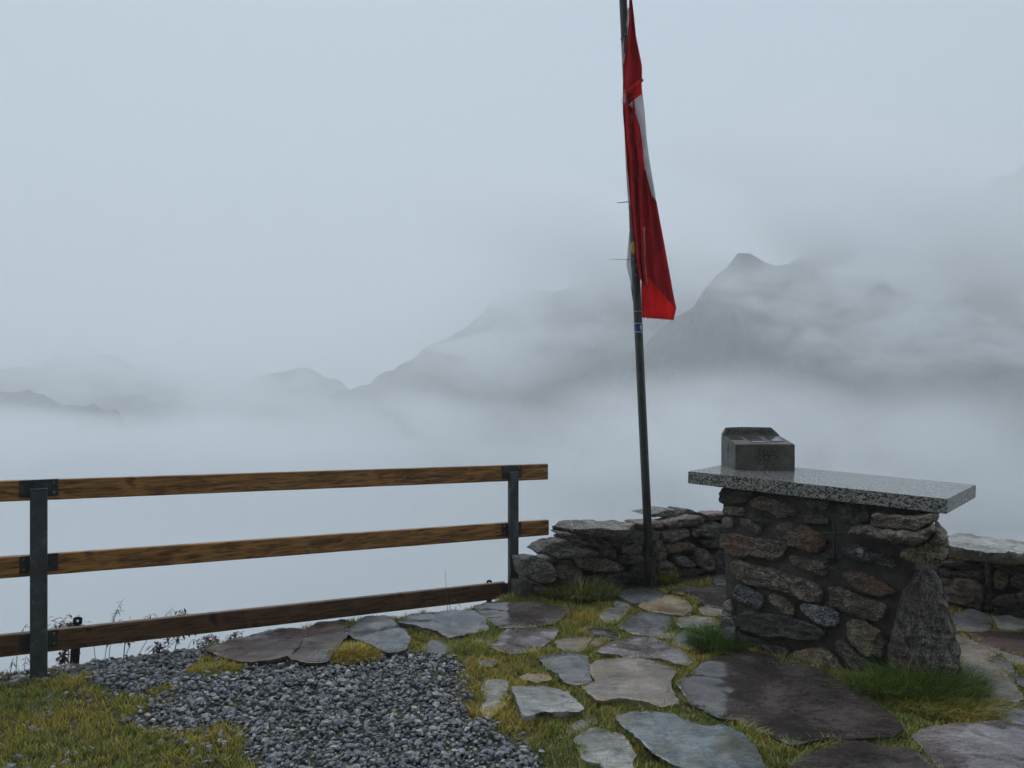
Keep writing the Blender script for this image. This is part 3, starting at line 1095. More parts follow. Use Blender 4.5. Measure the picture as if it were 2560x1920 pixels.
def scatter_gravel():
    spots = []
    for layer in range(2):
        s = 0.0250
        nx = int(3.8 / s)
        for i in range(nx):
            for j in range(int(2.9 / s)):
                x = -3.3 + (i + rng.random()) * s
                y = 2.0 + (j + rng.random()) * s
                if y < 2.3:
                    continue
                if near_edge(x, y) > -0.02:
                    continue
                a = gravel_amount(x, y)
                if layer == 1: a *= 0.55
                if rng.random() > a:
                    continue
                if on_slab(x, y):
                    continue
                r = 0.0075 + 0.0175 * rng.random() ** 2.4
                spots.append((x, y, ground_z(x, y) + 0.006 + layer * 0.014 + rng.uniform(-0.004, 0.006), r))
    # loose stones strewn over the turf on the left
    for _ in range(1500):
        x, y = rng.uniform(-3.1, -0.9), rng.uniform(2.5, 4.1)
        if mn.noise(Vector((x * 3.2, y * 3.2, 3))) + 0.5 * mn.noise(Vector((x * 9, y * 9, 6))) > 0.16 and not on_slab(x, y):
            spots.append((x, y, ground_z(x, y) + 0.012, 0.010 + 0.014 * rng.random() ** 2))
    for _ in range(2600):
        x = rng.uniform(-3.3, -1.95)
        y = rng.uniform(3.6, 4.6)
        d = near_edge(x, y)
        if -0.30 < d < 0.06 and not on_slab(x, y) and rng.random() < 0.85:
            spots.append((x, y, ground_z(x, y) + 0.006, 0.006 + 0.020 * rng.random() ** 3))
    for _ in range(60):
        x, y = rng.uniform(-0.6, 0.7), rng.uniform(2.9, 4.6)
        if not on_slab(x, y):
            spots.append((x, y, ground_z(x, y) + 0.01, 0.008 + 0.008 * rng.random()))
    return spots


GRAVEL_SPOTS = scatter_gravel()
o = pebbles('gravel', GRAVEL_SPOTS, MAT_GRAVEL)
tag(o, kind='stuff')


# ---- grass
def blades_mesh(name, blades, mat, parent=None):
    """blades: (x, y, z, length, width, heading, lean, droop, colour) - three faces each, tinted blade by blade."""
    verts, faces, cols = [], [], []
    for (x, y, z, L, w, a, lean, droop, col) in blades:
        dx, dy = math.cos(a), math.sin(a)
        px, py = -dy * w * 0.5, dx * w * 0.5
        b = len(verts)
        h1, h2 = 0.5, 1.0
        for t, k in ((0.0, 1.0), (0.5, 0.85)):
            hx = lean * L * t + droop * L * t * t
            hz = L * t * (1 - 0.35 * droop * t)
            verts.append((x + dx * hx + px * k, y + dy * hx + py * k, z + hz))
            verts.append((x + dx * hx - px * k, y + dy * hx - py * k, z + hz))
        hx = lean * L + droop * L
        hz = L * (1 - 0.55 * droop)
        verts.append((x + dx * hx, y + dy * hx, z + hz))
        faces += [(b, b + 1, b + 3, b + 2), (b + 2, b + 3, b + 4)]
        cols += [col] * 5
    o = mesh_obj(name, verts, faces, mat, parent)
    at_ = o.data.color_attributes.new('tint', 'FLOAT_COLOR', 'POINT')
    flat = []
    for c in cols:
        flat += [c[0], c[1], c[2], 1.0]
    at_.data.foreach_set('color', flat)
    return o


YEL, OLV, GRN, DGR, STRAW = (0.54, 0.42, 0.055), (0.35, 0.33, 0.042), (0.15, 0.24, 0.034), (0.052, 0.115, 0.022), (0.56, 0.43, 0.21)


def mixc(a, b, t):
    return tuple(p + (q - p) * t for p, q in zip(a, b))


def turf_colour(x, y):
    n = mn.noise(Vector((x * 1.7, y * 1.7, 5.5))) + 0.6 * mn.noise(Vector((x * 6.0, y * 6.0, 9.5)))
    t = 0.55 + 0.7 * n + rng.uniform(-0.25, 0.25)
    t += 0.45 * mn.noise(Vector((x * 17, y * 17, 3.0)))
    if x < -1.6: t += 0.12
    c = mixc(GRN, OLV, min(1, max(0, t * 2))) if t < 0.5 else mixc(OLV, YEL, min(1, t * 2 - 1))
    if rng.random() < 0.07: c = STRAW
    if rng.random() < 0.12: c = (0.17, 0.105, 0.035)
    k = rng.uniform(0.65, 1.2)
    return tuple(v * k for v in c)


PED_FOOT = [(1.36, 4.52), (2.10, 3.93), (2.75, 4.35), (1.95, 5.05)]


def scatter_turf():
    out = []
    for _ in range(520000):
        x, y = rng.uniform(-3.5, 4.2), rng.uniform(2.3, 6.4)
        if abs(x) > y * 0.82:
            continue
        d = near_edge(x, y)
        if d > 0.05:
            continue
        if y > 5.6 and d > -0.95:
            continue                                   # the foot of the dry-stone wall
        if gravel_amount(x, y) > 0.30 + 0.2 * rng.random() and not (gravel_amount(x, y) < 0.9 and rng.random() < 0.12):
            continue
        if on_slab(x, y) or in_poly(x, y, PED_FOOT):
            continue
        bare = mn.noise(Vector((x * 2.6, y * 2.6, 14.0)))
        if bare < -0.33 and rng.random() < 0.35:
            continue
        if -2.95 < x < -2.0 and d > -0.26 and rng.random() < 0.93:
            continue                                   # bare stony lip beside the fence post
        if y > 5.0 and rng.random() < 0.35:
            continue
        lush = 0.5 + mn.noise(Vector((x * 2.2, y * 2.2, 21.0)))
        clump = mn.noise(Vector((x * 13, y * 13, 31.0))) + 0.5 * mn.noise(Vector((x * 31, y * 31, 2.0)))
        if clump < -0.30 and rng.random() < 0.6:
            continue
        L = (0.018 + 0.022 * rng.random() + 0.018 * max(0, lush)) * 0.88 * (1.0 + 0.7 * max(-0.6, clump))
        out.append((x, y, ground_z(x, y) - 0.003, L, 0.0034 + 0.002 * rng.random(), rng.uniform(0, 6.28), rng.uniform(0.1, 0.7), rng.uniform(0, 0.5), turf_colour(x, y)))
    return out


def edge_blades():
    """Longer blades and moss creeping over the rims of the flagstones."""
    out = []
    for poly in SLAB_POLYS:
        m = len(poly)
        for i in range(m):
            (ax, ay), (bx, by) = poly[i], poly[(i + 1) % m]
            L = math.hypot(bx - ax, by - ay)
            for _ in range(int(L * 420)):
                t = rng.random()
                x, y = ax + (bx - ax) * t, ay + (by - ay) * t
                cx, cy_ = sum(p[0] for p in poly) / m, sum(p[1] for p in poly) / m
                out_d = math.hypot(x - cx, y - cy_) + 1e-6
                o = rng.uniform(0.016, 0.045)
                x, y = x + (x - cx) / out_d * o, y + (y - cy_) / out_d * o
                if mn.noise(Vector((x * 6, y * 6, 40.0))) < -0.12 or on_slab(x, y) or in_poly(x, y, PED_FOOT) or gravel_amount(x, y) > 0.5 or near_edge(x, y) > 0.0:
                    continue
                a = math.atan2(cy_ - y, cx - x) + rng.uniform(-1.2, 1.2)
                out.append((x, y, ground_z(x, y), rng.uniform(0.025, 0.06), 0.0045, a, rng.uniform(0.3, 1.0), rng.uniform(0.2, 0.8), turf_colour(x, y)))
    return out


o = blades_mesh('grass', scatter_turf() + edge_blades(), MAT_BLADES)
tag(o, kind='stuff')


def tussock(label, cx, cy, rx, ry, n, length, colours, cat='grass tuft', spread=0.6, z=None, width=0.005, lean_dir=None):
    bl = []
    for _ in range(n):
        a = rng.uniform(0, 6.28)
        r = math.sqrt(rng.random())
        x, y = cx + rx * r * math.cos(a), cy + ry * r * math.sin(a)
        if in_poly(x, y, PED_FOOT):
            continue
        h = a + rng.uniform(-0.8, 0.8)
        if lean_dir is not None and rng.random() < 0.6:
            h = lean_dir + rng.uniform(-0.9, 0.9)
        L = length * rng.uniform(0.45, 1.1) * (1.1 - 0.45 * r)
        c = rng.choice(colours)
        k = rng.uniform(0.6, 1.25)
        zz = ground_z(x, y) if z is None else z
        bl.append((x - cx, y - cy, zz, L, width * rng.uniform(0.7, 1.2), h, spread * r * rng.uniform(0.4, 1.2), rng.uniform(0.1, 0.9), tuple(v * k for v in c)))
    o = blades_mesh('grass_tuft', bl, MAT_BLADES)
    o.location = (cx, cy, 0)
    tag(o, label, cat, 'tufts of longer grass')
    return o


p = gp(868, 1655)
tussock('yellow grass tussock bulging over the gravel below the red flagstone', p.x, p.y + 0.10, 0.19, 0.13, 2600, 0.085, [YEL, YEL, OLV, STRAW], spread=0.9, lean_dir=-1.57)
p = gp(545, 1675)
tussock('small green grass patch in the gravel below the dark flagstone', p.x, p.y, 0.17, 0.09, 900, 0.05, [GRN, OLV, YEL], spread=0.8)
p = gp(1790, 1615)
tussock('bright green grass tuft at the foot of the pedestal beside the wet flagstone', p.x, p.y, 0.16, 0.17, 1500, 0.17, [(0.06, 0.14, 0.015), (0.075, 0.15, 0.02), GRN, DGR], spread=0.6)
p = gp(2260, 1735)
tussock('long dark green grass tuft growing under the big leaning stone', p.x + 0.08, p.y + 0.03, 0.36, 0.17, 3000, 0.23, [DGR, GRN, GRN, (0.08, 0.17, 0.028), OLV], spread=0.6, lean_dir=-0.8)
p = gp(2400, 1785)
tussock('yellowing grass tuft lapping over the purple flagstone', p.x, p.y + 0.05, 0.30, 0.11, 1800, 0.10, [YEL, OLV, STRAW, GRN], spread=0.9, lean_dir=-0.6)
p = gp(1950, 1668)
tussock('thin weeds along the foot of the pedestal above the wet flagstone', p.x, p.y - 0.02, 0.14, 0.06, 420, 0.06, [DGR, GRN, STRAW], spread=0.8)
p = gp(1450, 1490)
tussock('tall grass tuft in front of the reddish stones of the low wall', p.x, p.y, 0.28, 0.16, 1500, 0.20, [DGR, GRN, OLV, STRAW], spread=0.5, width=0.006)
p = gp(1560, 1452)
tussock('dark grass tuft between the flagpole and the low wall', p.x, p.y, 0.20, 0.13, 1000, 0.15, [DGR, DGR, GRN], spread=0.6, width=0.006)
p = gp(1662, 1452)
tussock('olive grass tuft hugging the flagpole sleeve on its wall side', p.x, p.y, 0.08, 0.10, 500, 0.15, [OLV, GRN, YEL], spread=0.6, width=0.006)
p = gp(1290, 1497)
tussock('small grass tuft at the foot of the outer fence post', p.x, p.y - 0.02, 0.16, 0.08, 420, 0.08, [OLV, GRN, STRAW], spread=0.7)


# ------------------------------------------------------------------ fence
FL, FR = gp(97, 1690), gp(1283, 1485)
FE = (FR - FL).normalized()                    # along the fence
FN = Vector((FE.y, -FE.x, 0))                  # towards the terrace
FROT = math.atan2(FE.y, FE.x)


def box_bm(bm, lo, hi, bevel=0.0):
    vs = [bm.verts.new((x, y, z)) for z in (lo[2], hi[2]) for y in (lo[1], hi[1]) for x in (lo[0], hi[0])]
    for f in ((0, 2, 3, 1), (4, 5, 7, 6), (0, 1, 5, 4), (1, 3, 7, 5), (3, 2, 6, 7), (2, 0, 4, 6)):
        bm.faces.new([vs[i] for i in f])
    return vs


def box_part(name, lo, hi, mat, parent, bevel=0.002):
    bm = bmesh.new()
    box_bm(bm, lo, hi)
    bmesh.ops.recalc_face_normals(bm, faces=bm.faces[:])
    if bevel:
        bmesh.ops.bevel(bm, geom=bm.edges[:], offset=bevel, segments=1, affect='EDGES')
    return bm_obj(name, bm, mat, parent)


fence = empty('wooden_fence', FL)
fence.rotation_euler = (0, 0, FROT)
tag(fence, 'brown timber rail fence on galvanised steel posts along the terrace edge', 'fence')


def fence_local(px, py, off):
    w = ray_plane(px, py, FL + FN * off, FN)
    d = w - FL
    return Vector((d.dot(FE), -off, w.z))        # x along the fence, y away from the terrace, z up


def board(up, lo, x_end, mat, y0=0.026, th=0.042):
    """Rail given by its upper and lower edge in the picture."""
    off = -y0
    a, b = fence_local(*up[0], off), fence_local(*up[1], off)
    c, d = fence_local(*lo[0], off), fence_local(*lo[1], off)
    su, sl = (b.z - a.z) / (b.x - a.x), (d.z - c.z) / (d.x - c.x)
    x0, x1 = a.x - 2.2, b.x
    bm = bmesh.new()
    n = 40
    prev = None
    for i in range(n + 1):
        x = x0 + (x1 - x0) * i / n
        zu = a.z + su * (x - a.x) + 0.0012 * mn.noise(Vector((x * 5, 1, c.z)))
        zl = c.z + sl * (x - c.x) + 0.0012 * mn.noise(Vector((x * 5, 9, c.z)))
        bow = 0.003 * mn.noise(Vector((x * 1.1, 4, c.z)))
        e = 0.004
        prof = [(y0 + bow, zl + e), (y0 + bow, zu - e), (y0 + bow + e, zu), (y0 + th + bow - e, zu), (y0 + th + bow, zu - e), (y0 + th + bow, zl + e), (y0 + th + bow - e, zl), (y0 + bow + e, zl)]
        row = [bm.verts.new((x, py, pz)) for py, pz in prof]
        if prev:
            for k in range(8):
                bm.faces.new((prev[k], prev[(k + 1) % 8], row[(k + 1) % 8], row[k]))
        else:
            bm.faces.new(row)
        prev = row
    bm.faces.new(prev[::-1])
    uvl = bm.loops.layers.uv.new('board')
    for f in bm.faces:
        for lp in f.loops:
            x, y, z = lp.vert.co
            zl_, zu_ = c.z + sl * (x - c.x), a.z + su * (x - a.x)
            lp[uvl].uv = (x, (z - zl_) / (zu_ - zl_))
    o = bm_obj('rail', bm, mat, fence)
    return lambda x: (c.z + sl * (x - c.x), a.z + su * (x - a.x))


rails = [
    board([(0, 1203), (1370, 1160)], [(0, 1255), (1370, 1199)], 0, MAT_WOOD),
    board([(0, 1394), (1372, 1300)], [(0, 1447), (1372, 1338)], 0, MAT_WOOD),
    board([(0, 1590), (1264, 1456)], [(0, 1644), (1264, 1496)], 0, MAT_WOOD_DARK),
]


def fence_post(x):
    top = rails[0](x)
    ztop = top[0] + 0.55 * (top[1] - top[0])
    post = box_part('post', (x - 0.0415, -0.02, -0.12), (x + 0.0415, 0.02, ztop), MAT_STEEL, fence, 0.004)
    box_part('cap', (x - 0.043, -0.023, ztop), (x + 0.043, 0.0225, ztop + 0.006), MAT_STEEL, post, 0.001)
    for k, r in enumerate(rails):
        z0, z1 = r(x)
        zc, hh = (z0 + z1) / 2, 0.049
        pl = box_part('bracket', (x - 0.093, 0.0205, zc - hh + 0.012), (x + 0.093, 0.0255, zc + hh + 0.012), MAT_BRACKET, fence, 0.0015)
        for sx in (-0.072, 0.072):
            for sz in (-0.028, 0.03):
                bm = bmesh.new()
                bmesh.ops.create_cone(bm, segments=8, radius1=0.0075, radius2=0.005, depth=0.006, cap_ends=True,
                                      matrix=Matrix.Translation((x + sx, 0.018, zc + 0.012 + sz)) @ Matrix.Rotation(math.pi / 2, 4, 'X'))
                bm_obj('bolt', bm, MAT_BOLT if (k + int(sx > 0)) % 2 else MAT_IRON, pl)


fence_post(0.0)
fence_post((FR - FL).length)
# the next post stands outside the picture and carries the far ends of the rails
fence_post(-1.9)


def steel_stake(label, top, foot, w, t=0.008, hole=True, ztop_extra=0.0):
    """Flat perforated bar driven into the slope."""
    o = empty('steel_stake', foot)
    up = (top - foot)
    L = up.length
    bm = bmesh.new()
    hz, hr, n = L - 0.028, 0.0085, 10
    outer = [(-w / 2, -0.10), (w / 2, -0.10), (w / 2, L), (-w / 2, L)]
    # plate with a round hole, built as a fan of quads around the hole
    for side in (0, 1):
        pass
    ring_i = [(hr * math.cos(2 * math.pi * k / n), hz + hr * math.sin(2 * math.pi * k / n)) for k in range(n)]
    ring_o = []
    for k in range(n):
        a = 2 * math.pi * k / n
        ca, sa = math.cos(a), math.sin(a)
        s = min((w / 2) / max(1e-6, abs(ca)), 0.026 / max(1e-6, abs(sa)))
        ring_o.append((ca * s, hz + sa * s))
    def layer(y):
        return [bm.verts.new((x, y, z)) for x, z in ring_i], [bm.verts.new((x, y, z)) for x, z in ring_o]
    ai, ao = layer(-t / 2)
    bi, bo = layer(t / 2)
    for k in range(n):
        j = (k + 1) % n
        bm.faces.new((ai[k], ai[j], ao[j], ao[k]))
        bm.faces.new((bi[k], bo[k], bo[j], bi[j]))
        bm.faces.new((ai[k], bi[k], bi[j], ai[j]))
        bm.faces.new((ao[k], ao[j], bo[j], bo[k]))
    box_bm(bm, (-w / 2, -t / 2, -0.10), (w / 2, t / 2, hz - 0.0255))
    m = bm_obj('bar', bm, MAT_IRON, o)
    z = up.normalized()
    x = Vector((1, 0.25, 0))
    x = (x - z * x.dot(z)).normalized()
    y = z.cross(x)
    m.matrix_local = Matrix((x, y, z)).transposed().to_4x4()
    tag(o, label, 'stake', 'perforated steel stakes behind the fence')
    return o


steel_stake('dark perforated steel stake leaning behind the lowest rail near the galvanised post', at(195, 1541, 4.30), at(186, 1662, 4.30), 0.050)
steel_stake('short dark steel stake tip showing over the lowest rail by the outer post', at(1223, 1449, 5.75), at(1223, 1500, 5.75), 0.044)


# ------------------------------------------------------------------ flagpole
POLE_FOOT = gp(1626, 1466)
POLE_D = POLE_FOOT.y


def pole_at(z):
    """Axis of the leaning pole at height z."""
    return Vector((POLE_FOOT.x - 0.0465 * z, POLE_D, z))


def tube(bm, path, radii, seg=14, cap=True):
    rows = []
    for i, p in enumerate(path):
        t = (path[min(i + 1, len(path) - 1)] - path[max(i - 1, 0)]).normalized()
        a = t.orthogonal().normalized()
        if abs(t.z) > 0.8:
            a = (Vector((1, 0, 0)) - t * t.x).normalized()
        b = t.cross(a)
        r = radii[i] if hasattr(radii, '__len__') else radii
        rows.append([bm.verts.new(p + (a * math.cos(2 * math.pi * k / seg) + b * math.sin(2 * math.pi * k / seg)) * r) for k in range(seg)])
    for r0, r1 in zip(rows, rows[1:]):
        for k in range(seg):
            bm.faces.new((r0[k], r0[(k + 1) % seg], r1[(k + 1) % seg], r1[k]))
    if cap:
        bm.faces.new(rows[0][::-1])
        bm.faces.new(rows[-1])


def tube_part(name, path, radii, mat, parent, seg=14, smooth=True):
    base = world_loc(parent) if parent is not None else Vector()
    bm = bmesh.new()
    tube(bm, [p - base for p in path], radii, seg)
    return bm_obj(name, bm, mat, parent, smooth)


pole = empty('flagpole', POLE_FOOT)
tag(pole, 'slightly leaning dark grey flagpole standing in a rusty ground sleeve', 'flagpole')
shaft = tube_part('shaft', [pole_at(z) for z in (0.05, 1.0, 2.0, 3.0, 4.0, 5.0, 6.2)], [0.036, 0.036, 0.0355, 0.035, 0.034, 0.033, 0.031], MAT_POLE, pole, 20)
sleeve = tube_part('ground_sleeve', [pole_at(-0.1), pole_at(0.0), pole_at(0.265)], [0.049, 0.048, 0.047], MAT_SLEEVE, pole, 20)
tube_part('sleeve_rim', [pole_at(0.262), pole_at(0.274)], [0.050, 0.050], MAT_SLEEVE, sleeve, 20)
for zc in (3.02, 3.58, 4.6):
    tube_part('joint_band', [pole_at(zc), pole_at(zc + 0.008)], [0.0372, 0.0372], MAT_IRON, shaft, 20)


def zpx(py, d=None):
    return EYE - (py - HORIZON) / LENS_PX * (POLE_D if d is None else d)


def wrap_patch(name, py0, py1, mat, parent, a0=-1.3, a1=1.3, r=0.0368, round_=False, da=0.0):
    """A sticker lying on the curved front of the pole."""
    z0, z1 = zpx(py1), zpx(py0)
    base = world_loc(parent)
    bm = bmesh.new()
    grid = []
    nu, nv = 10, 8
    for j in range(nv + 1):
        v = j / nv * 2 - 1
        row = []
        w = math.sqrt(max(0.0, 1 - v * v)) if round_ else 1.0
        for i in range(nu + 1):
            u = i / nu * 2 - 1
            a = (a0 + a1) / 2 + (a1 - a0) / 2 * u * max(w, 0.05)
            z = z0 + (z1 - z0) * j / nv
            c = pole_at(z)
            row.append(bm.verts.new(c + Vector((r * math.sin(a), -r * math.cos(a), 0)) - base))
        grid.append(row)
    for j in range(nv):
        for i in range(nu):
            bm.faces.new((grid[j][i], grid[j][i + 1], grid[j + 1][i + 1], grid[j + 1][i]))
    return bm_obj(name, bm, mat, parent, True)


MAT_STK_BLUE = simple('sticker_blue', (0.012, 0.045, 0.20), 0.3, 0, 30, 0.7)
MAT_STK_LIGHT = simple('sticker_white', (0.45, 0.52, 0.62), 0.35)
MAT_STK_YELLOW = simple('sticker_yellow', (0.50, 0.34, 0.04), 0.4)
MAT_STK_GREEN = simple('sticker_green', (0.03, 0.16, 0.05), 0.4)
b = wrap_patch('sticker', 810, 830, MAT_STK_BLUE, pole)
wrap_patch('sticker_spot', 813, 827, MAT_STK_LIGHT, b, 0.15, 0.75, 0.0374, True)  # pale round spot on the blue sticker
wrap_patch('sticker_edge', 829.5, 831.5, MAT_STK_LIGHT, b, r=0.0372)
wrap_patch('sticker_edge', 808.5, 810.2, MAT_STK_LIGHT, b, r=0.0372)
wrap_patch('sticker_edge', 778.5, 779.8, MAT_STK_LIGHT, b, r=0.0372)
wrap_patch('sticker', 606, 636, MAT_STK_YELLOW, pole, -1.35, 0.5, 0.0370, True)


def ring_on_pole(name, pc, ra, rz, mat, parent, a_mid=0.0, turns=1.0, rr=0.0018):
    base = world_loc(parent)
    pts = []
    zc = zpx(pc)
    for k in range(21):
        t = 2 * math.pi * turns * k / 20
        a = a_mid + ra * math.cos(t)
        z = zc + rz * math.sin(t)
        pts.append(pole_at(z) + Vector((0.0372 * math.sin(a), -0.0372 * math.cos(a), 0)))
    return tube_part(name, pts, rr, mat, parent, 6)


g = ring_on_pole('sticker', 863, 0.75, 0.020, MAT_STK_GREEN, pole, 0.15)
base = world_loc(g)
tube_part('sticker_stroke', [pole_at(zpx(861)) + Vector((0.0372 * math.sin(a), -0.0372 * math.cos(a), 0)) for a in (-0.4, -0.1, 0.2, 0.45)], 0.0018, MAT_STK_GREEN, g, 6)
ring_on_pole('sticker', 678, 0.85, 0.042, MAT_STK_LIGHT, pole, 0.1, 1.0, 0.0016)
MAT_TIE_BLUE = simple('cable_tie_blue', (0.03, 0.06, 0.22), 0.4)
MAT_TIE_WHITE = simple('cable_tie_white', (0.5, 0.5, 0.5), 0.4)
for pc, x_end, mat_, rr in ((505, 1542, MAT_TIE_BLUE, 0.0034), (649, 1523, MAT_TIE_WHITE, 0.0022)):
    z = zpx(pc)
    c = pole_at(z)
    tie = tube_part('cable_tie', [c + Vector((0.0375 * math.sin(a), -0.0375 * math.cos(a), 0)) for a in [k * 0.5 for k in range(13)]], rr * 0.9, mat_, pole, 6)
    start = c + Vector((-0.035, -0.012, 0))
    end = at(x_end, pc + 2 if pc < 600 else pc - 1, POLE_D - 0.02)
    tube_part('tie_end', [start, start.lerp(end, 0.5) + Vector((0, 0, -0.002)), end], [rr, rr, rr * 0.8], mat_, tie, 6)


# ------------------------------------------------------------------ flag
FLAG_D = POLE_D - 0.045
flag = empty('flag', at(1575, 20, FLAG_D))
tag(flag, 'tattered red and white flag hanging limp and knotted on the pole', 'flag')


def edge_x(line, y):
    for (x0, y0), (x1, y1) in zip(line, line[1:]):
        if y0 <= y <= y1:
            return x0 + (x1 - x0) * (y - y0) / (y1 - y0)
    return line[0][0] if y < line[0][1] else line[-1][0]


def drape(name, left, right, mat, off, folds=1.5, amp=0.02, phase=0.0, nu=22, nv=60, ragged=0.0, seed=0, parent=None, curl=0.0):
    """A hanging fold of cloth between two edge lines; the cloth waves in depth and has thickness."""
    parent = parent or flag
    base = world_loc(parent)
    y0, y1 = min(left[0][1], right[0][1]), max(left[-1][1], right[-1][1])
    bm = bmesh.new()
    rows = []
    for j in range(nv + 1):
        row = []
        for i in range(nu + 1):
            u = i / nu
            yl = left[0][1] + (left[-1][1] - left[0][1]) * j / nv
            yr = right[0][1] + (right[-1][1] - right[0][1]) * j / nv
            xl, xr = edge_x(left, yl), edge_x(right, yr)
            y = yl + (yr - yl) * u
            x = xl + (xr - xl) * u
            w = abs(xr - xl) / LENS_PX * FLAG_D
            d = amp * math.sin(2 * math.pi * folds * u + phase + 0.8 * mn.noise(Vector((seed, y / 90, 0)))) + 0.35 * amp * mn.noise(Vector((u * 5, y / 40, seed)))
            d += curl * (u - 0.5) ** 2 * 4
            if ragged and j == nv:
                y += ragged * (mn.noise(Vector((u * 23, seed, 1))) + 0.8 * mn.noise(Vector((u * 61, seed, 5))))
            row.append(bm.verts.new(at(x, y, FLAG_D + off + d) - base))
        rows.append(row)
    for j in range(nv):
        for i in range(nu):
            bm.faces.new((rows[j][i], rows[j][i + 1], rows[j + 1][i + 1], rows[j + 1][i]))
    o = bm_obj(name, bm, mat, parent, True)
    s = o.modifiers.new('thickness', 'SOLIDIFY')
    s.thickness = 0.0012
    return o


# top of the flag gathered at the halyard
drape('red_stripe', [(1573, -30), (1573, 50), (1567, 110), (1560, 160), (1557, 215), (1558, 250)], [(1577, -30), (1583, 25), (1590, 90), (1598, 130), (1605, 165), (1605, 195), (1602, 215)], MAT_RED_SHADED, -0.02, 1.6, 0.028, 1.0, nu=28, seed=1)
drape('white_stripe', [(1570, 20), (1562, 85), (1556, 115), (1556, 155)], [(1573, 20), (1572, 60), (1567, 100), (1560, 160)], MAT_WHITE, 0.012, 0.5, 0.006, 0.0, nu=6, nv=24, seed=2)
# long folded front panel down to the lower hem
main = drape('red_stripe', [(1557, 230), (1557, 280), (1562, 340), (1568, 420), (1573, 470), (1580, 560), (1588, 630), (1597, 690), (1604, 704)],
             [(1590, 230), (1594, 300), (1601, 360), (1607, 440), (1608, 540), (1610, 620), (1613, 680), (1619, 722)], MAT_RED_SHADED, -0.050, 2.1, 0.034, 0.6, nu=40, nv=90, seed=3)
drape('fold', [(1588, 260), (1592, 320), (1597, 400), (1603, 470), (1607, 545)], [(1600, 260), (1606, 330), (1613, 430), (1618, 500), (1614, 560)], MAT_RED_SHADED, 0.01, 0.8, 0.014, 2.0, nu=10, seed=4, parent=main)
# translucent outer panel, doubled in its upper part
outer = drape('red_stripe', [(1606, 420), (1609, 480), (1609, 560), (1608, 640), (1603, 720), (1605, 794)], [(1624, 425), (1640, 497), (1655, 580), (1669, 660), (1684, 742), (1684, 800)], MAT_RED, 0.012, 2.2, 0.020, 0.4, nu=48, nv=80, ragged=3.6, seed=5)
drape('fold', [(1611, 428), (1613, 500), (1612, 580), (1614, 650), (1617, 690)], [(1622, 424), (1640, 500), (1655, 580), (1670, 662), (1690, 772)], MAT_RED_SHADED, -0.024, 1.9, 0.018, 0.6, nu=36, nv=70, seed=6, parent=outer)
drape('hem_corner', [(1680, 735), (1684, 770), (1678, 800)], [(1683, 735), (1691, 770), (1684, 801)], MAT_RED, 0.0, 0.5, 0.004, 0.2, nu=6, nv=16, seed=7, parent=outer)
# white middle stripe, torn free below the knot
white = drape('white_stripe', [(1571, 262), (1583, 272), (1592, 292), (1600, 318), (1605, 350), (1609, 400), (1617, 440), (1630, 490)], [(1606, 233), (1610, 262), (1612, 280), (1617, 350), (1621, 380), (1627, 420), (1633, 455), (1641, 503)], MAT_WHITE, -0.075, 0.7, 0.012, 2.2, nu=14, nv=60, seed=8)
drape('white_stripe', [(1561, 330), (1564, 400), (1567, 460), (1571, 505)], [(1564, 330), (1568, 400), (1573, 470), (1577, 515)], MAT_WHITE, 0.0, 0.4, 0.004, 0.0, nu=5, nv=30, seed=9)
drape('white_stripe', [(1574, 570), (1570, 620), (1566, 664), (1576, 705), (1579, 735), (1583, 762)], [(1578, 570), (1577, 620), (1578, 660), (1584, 700), (1589, 735), (1593, 752)], MAT_WHITE, 0.055, 0.8, 0.01, 0.3, nu=8, nv=40, ragged=3, seed=10)
drape('red_tip', [(1578, 715), (1581, 745), (1586, 782)], [(1583, 715), (1587, 745), (1589, 768)], MAT_RED, 0.060, 0.4, 0.004, 0.0, nu=5, nv=16, seed=11)
drape('white_stripe', [(1609, 568), (1611, 620), (1612, 680), (1612, 705)], [(1612, 568), (1613, 620), (1616, 680), (1619, 722)], MAT_WHITE, -0.008, 0.5, 0.005, 0.0, nu=6, nv=36, seed=12)


def knot():
    base = world_loc(flag)
    pts, rad = [], []
    for k in range(17):
        t = k / 16
        px = 1563 + 43 * t
        py = 232 - 28 * t + 4 * math.sin(t * 5)
        pts.append(at(px, py, FLAG_D - 0.06 - 0.03 * math.sin(math.pi * t)))
        rad.append(0.010 + 0.013 * math.sin(math.pi * min(1, t * 0.9 + 0.08)) + 0.0015 * math.sin(k * 1.7))
    o = tube_part('knot', pts, rad, MAT_RED, flag, 12)
    drape('knot_wrap', [(1566, 222), (1570, 240), (1579, 256)], [(1604, 203), (1605, 222), (1606, 240)], MAT_RED, -0.068, 0.6, 0.012, 0.5, nu=12, nv=14, seed=13, parent=o)
    return o


knot()


def fray(name, px, py, n, spread_x, spread_y, mat, off, k_=1.0):
    """Loose threads at a torn edge."""
    base = world_loc(flag)
    bm = bmesh.new()
    for _ in range(n):
        x, y = px + rng.uniform(-1, 1) * spread_x, py + rng.uniform(-1, 1) * spread_y
        p = [at(x, y, FLAG_D + off)]
        for k in range(4):
            p.append(p[-1] + Vector((rng.uniform(-0.007, 0.007), rng.uniform(-0.006, 0.006), rng.uniform(-0.022, 0.008))) * k_)
        tube(bm, [q - base for q in p], 0.0008, 4)
    return tag(bm_obj(name, bm, mat, flag), kind='stuff')


fray('frayed_edge', 1560, 235, 26, 4, 16, MAT_WHITE, -0.075)
fray('frayed_edge', 1584, 285, 16, 9, 14, MAT_WHITE, -0.05)
fray('frayed_edge', 1645, 794, 18, 34, 2, MAT_RED, 0.012, 0.4)


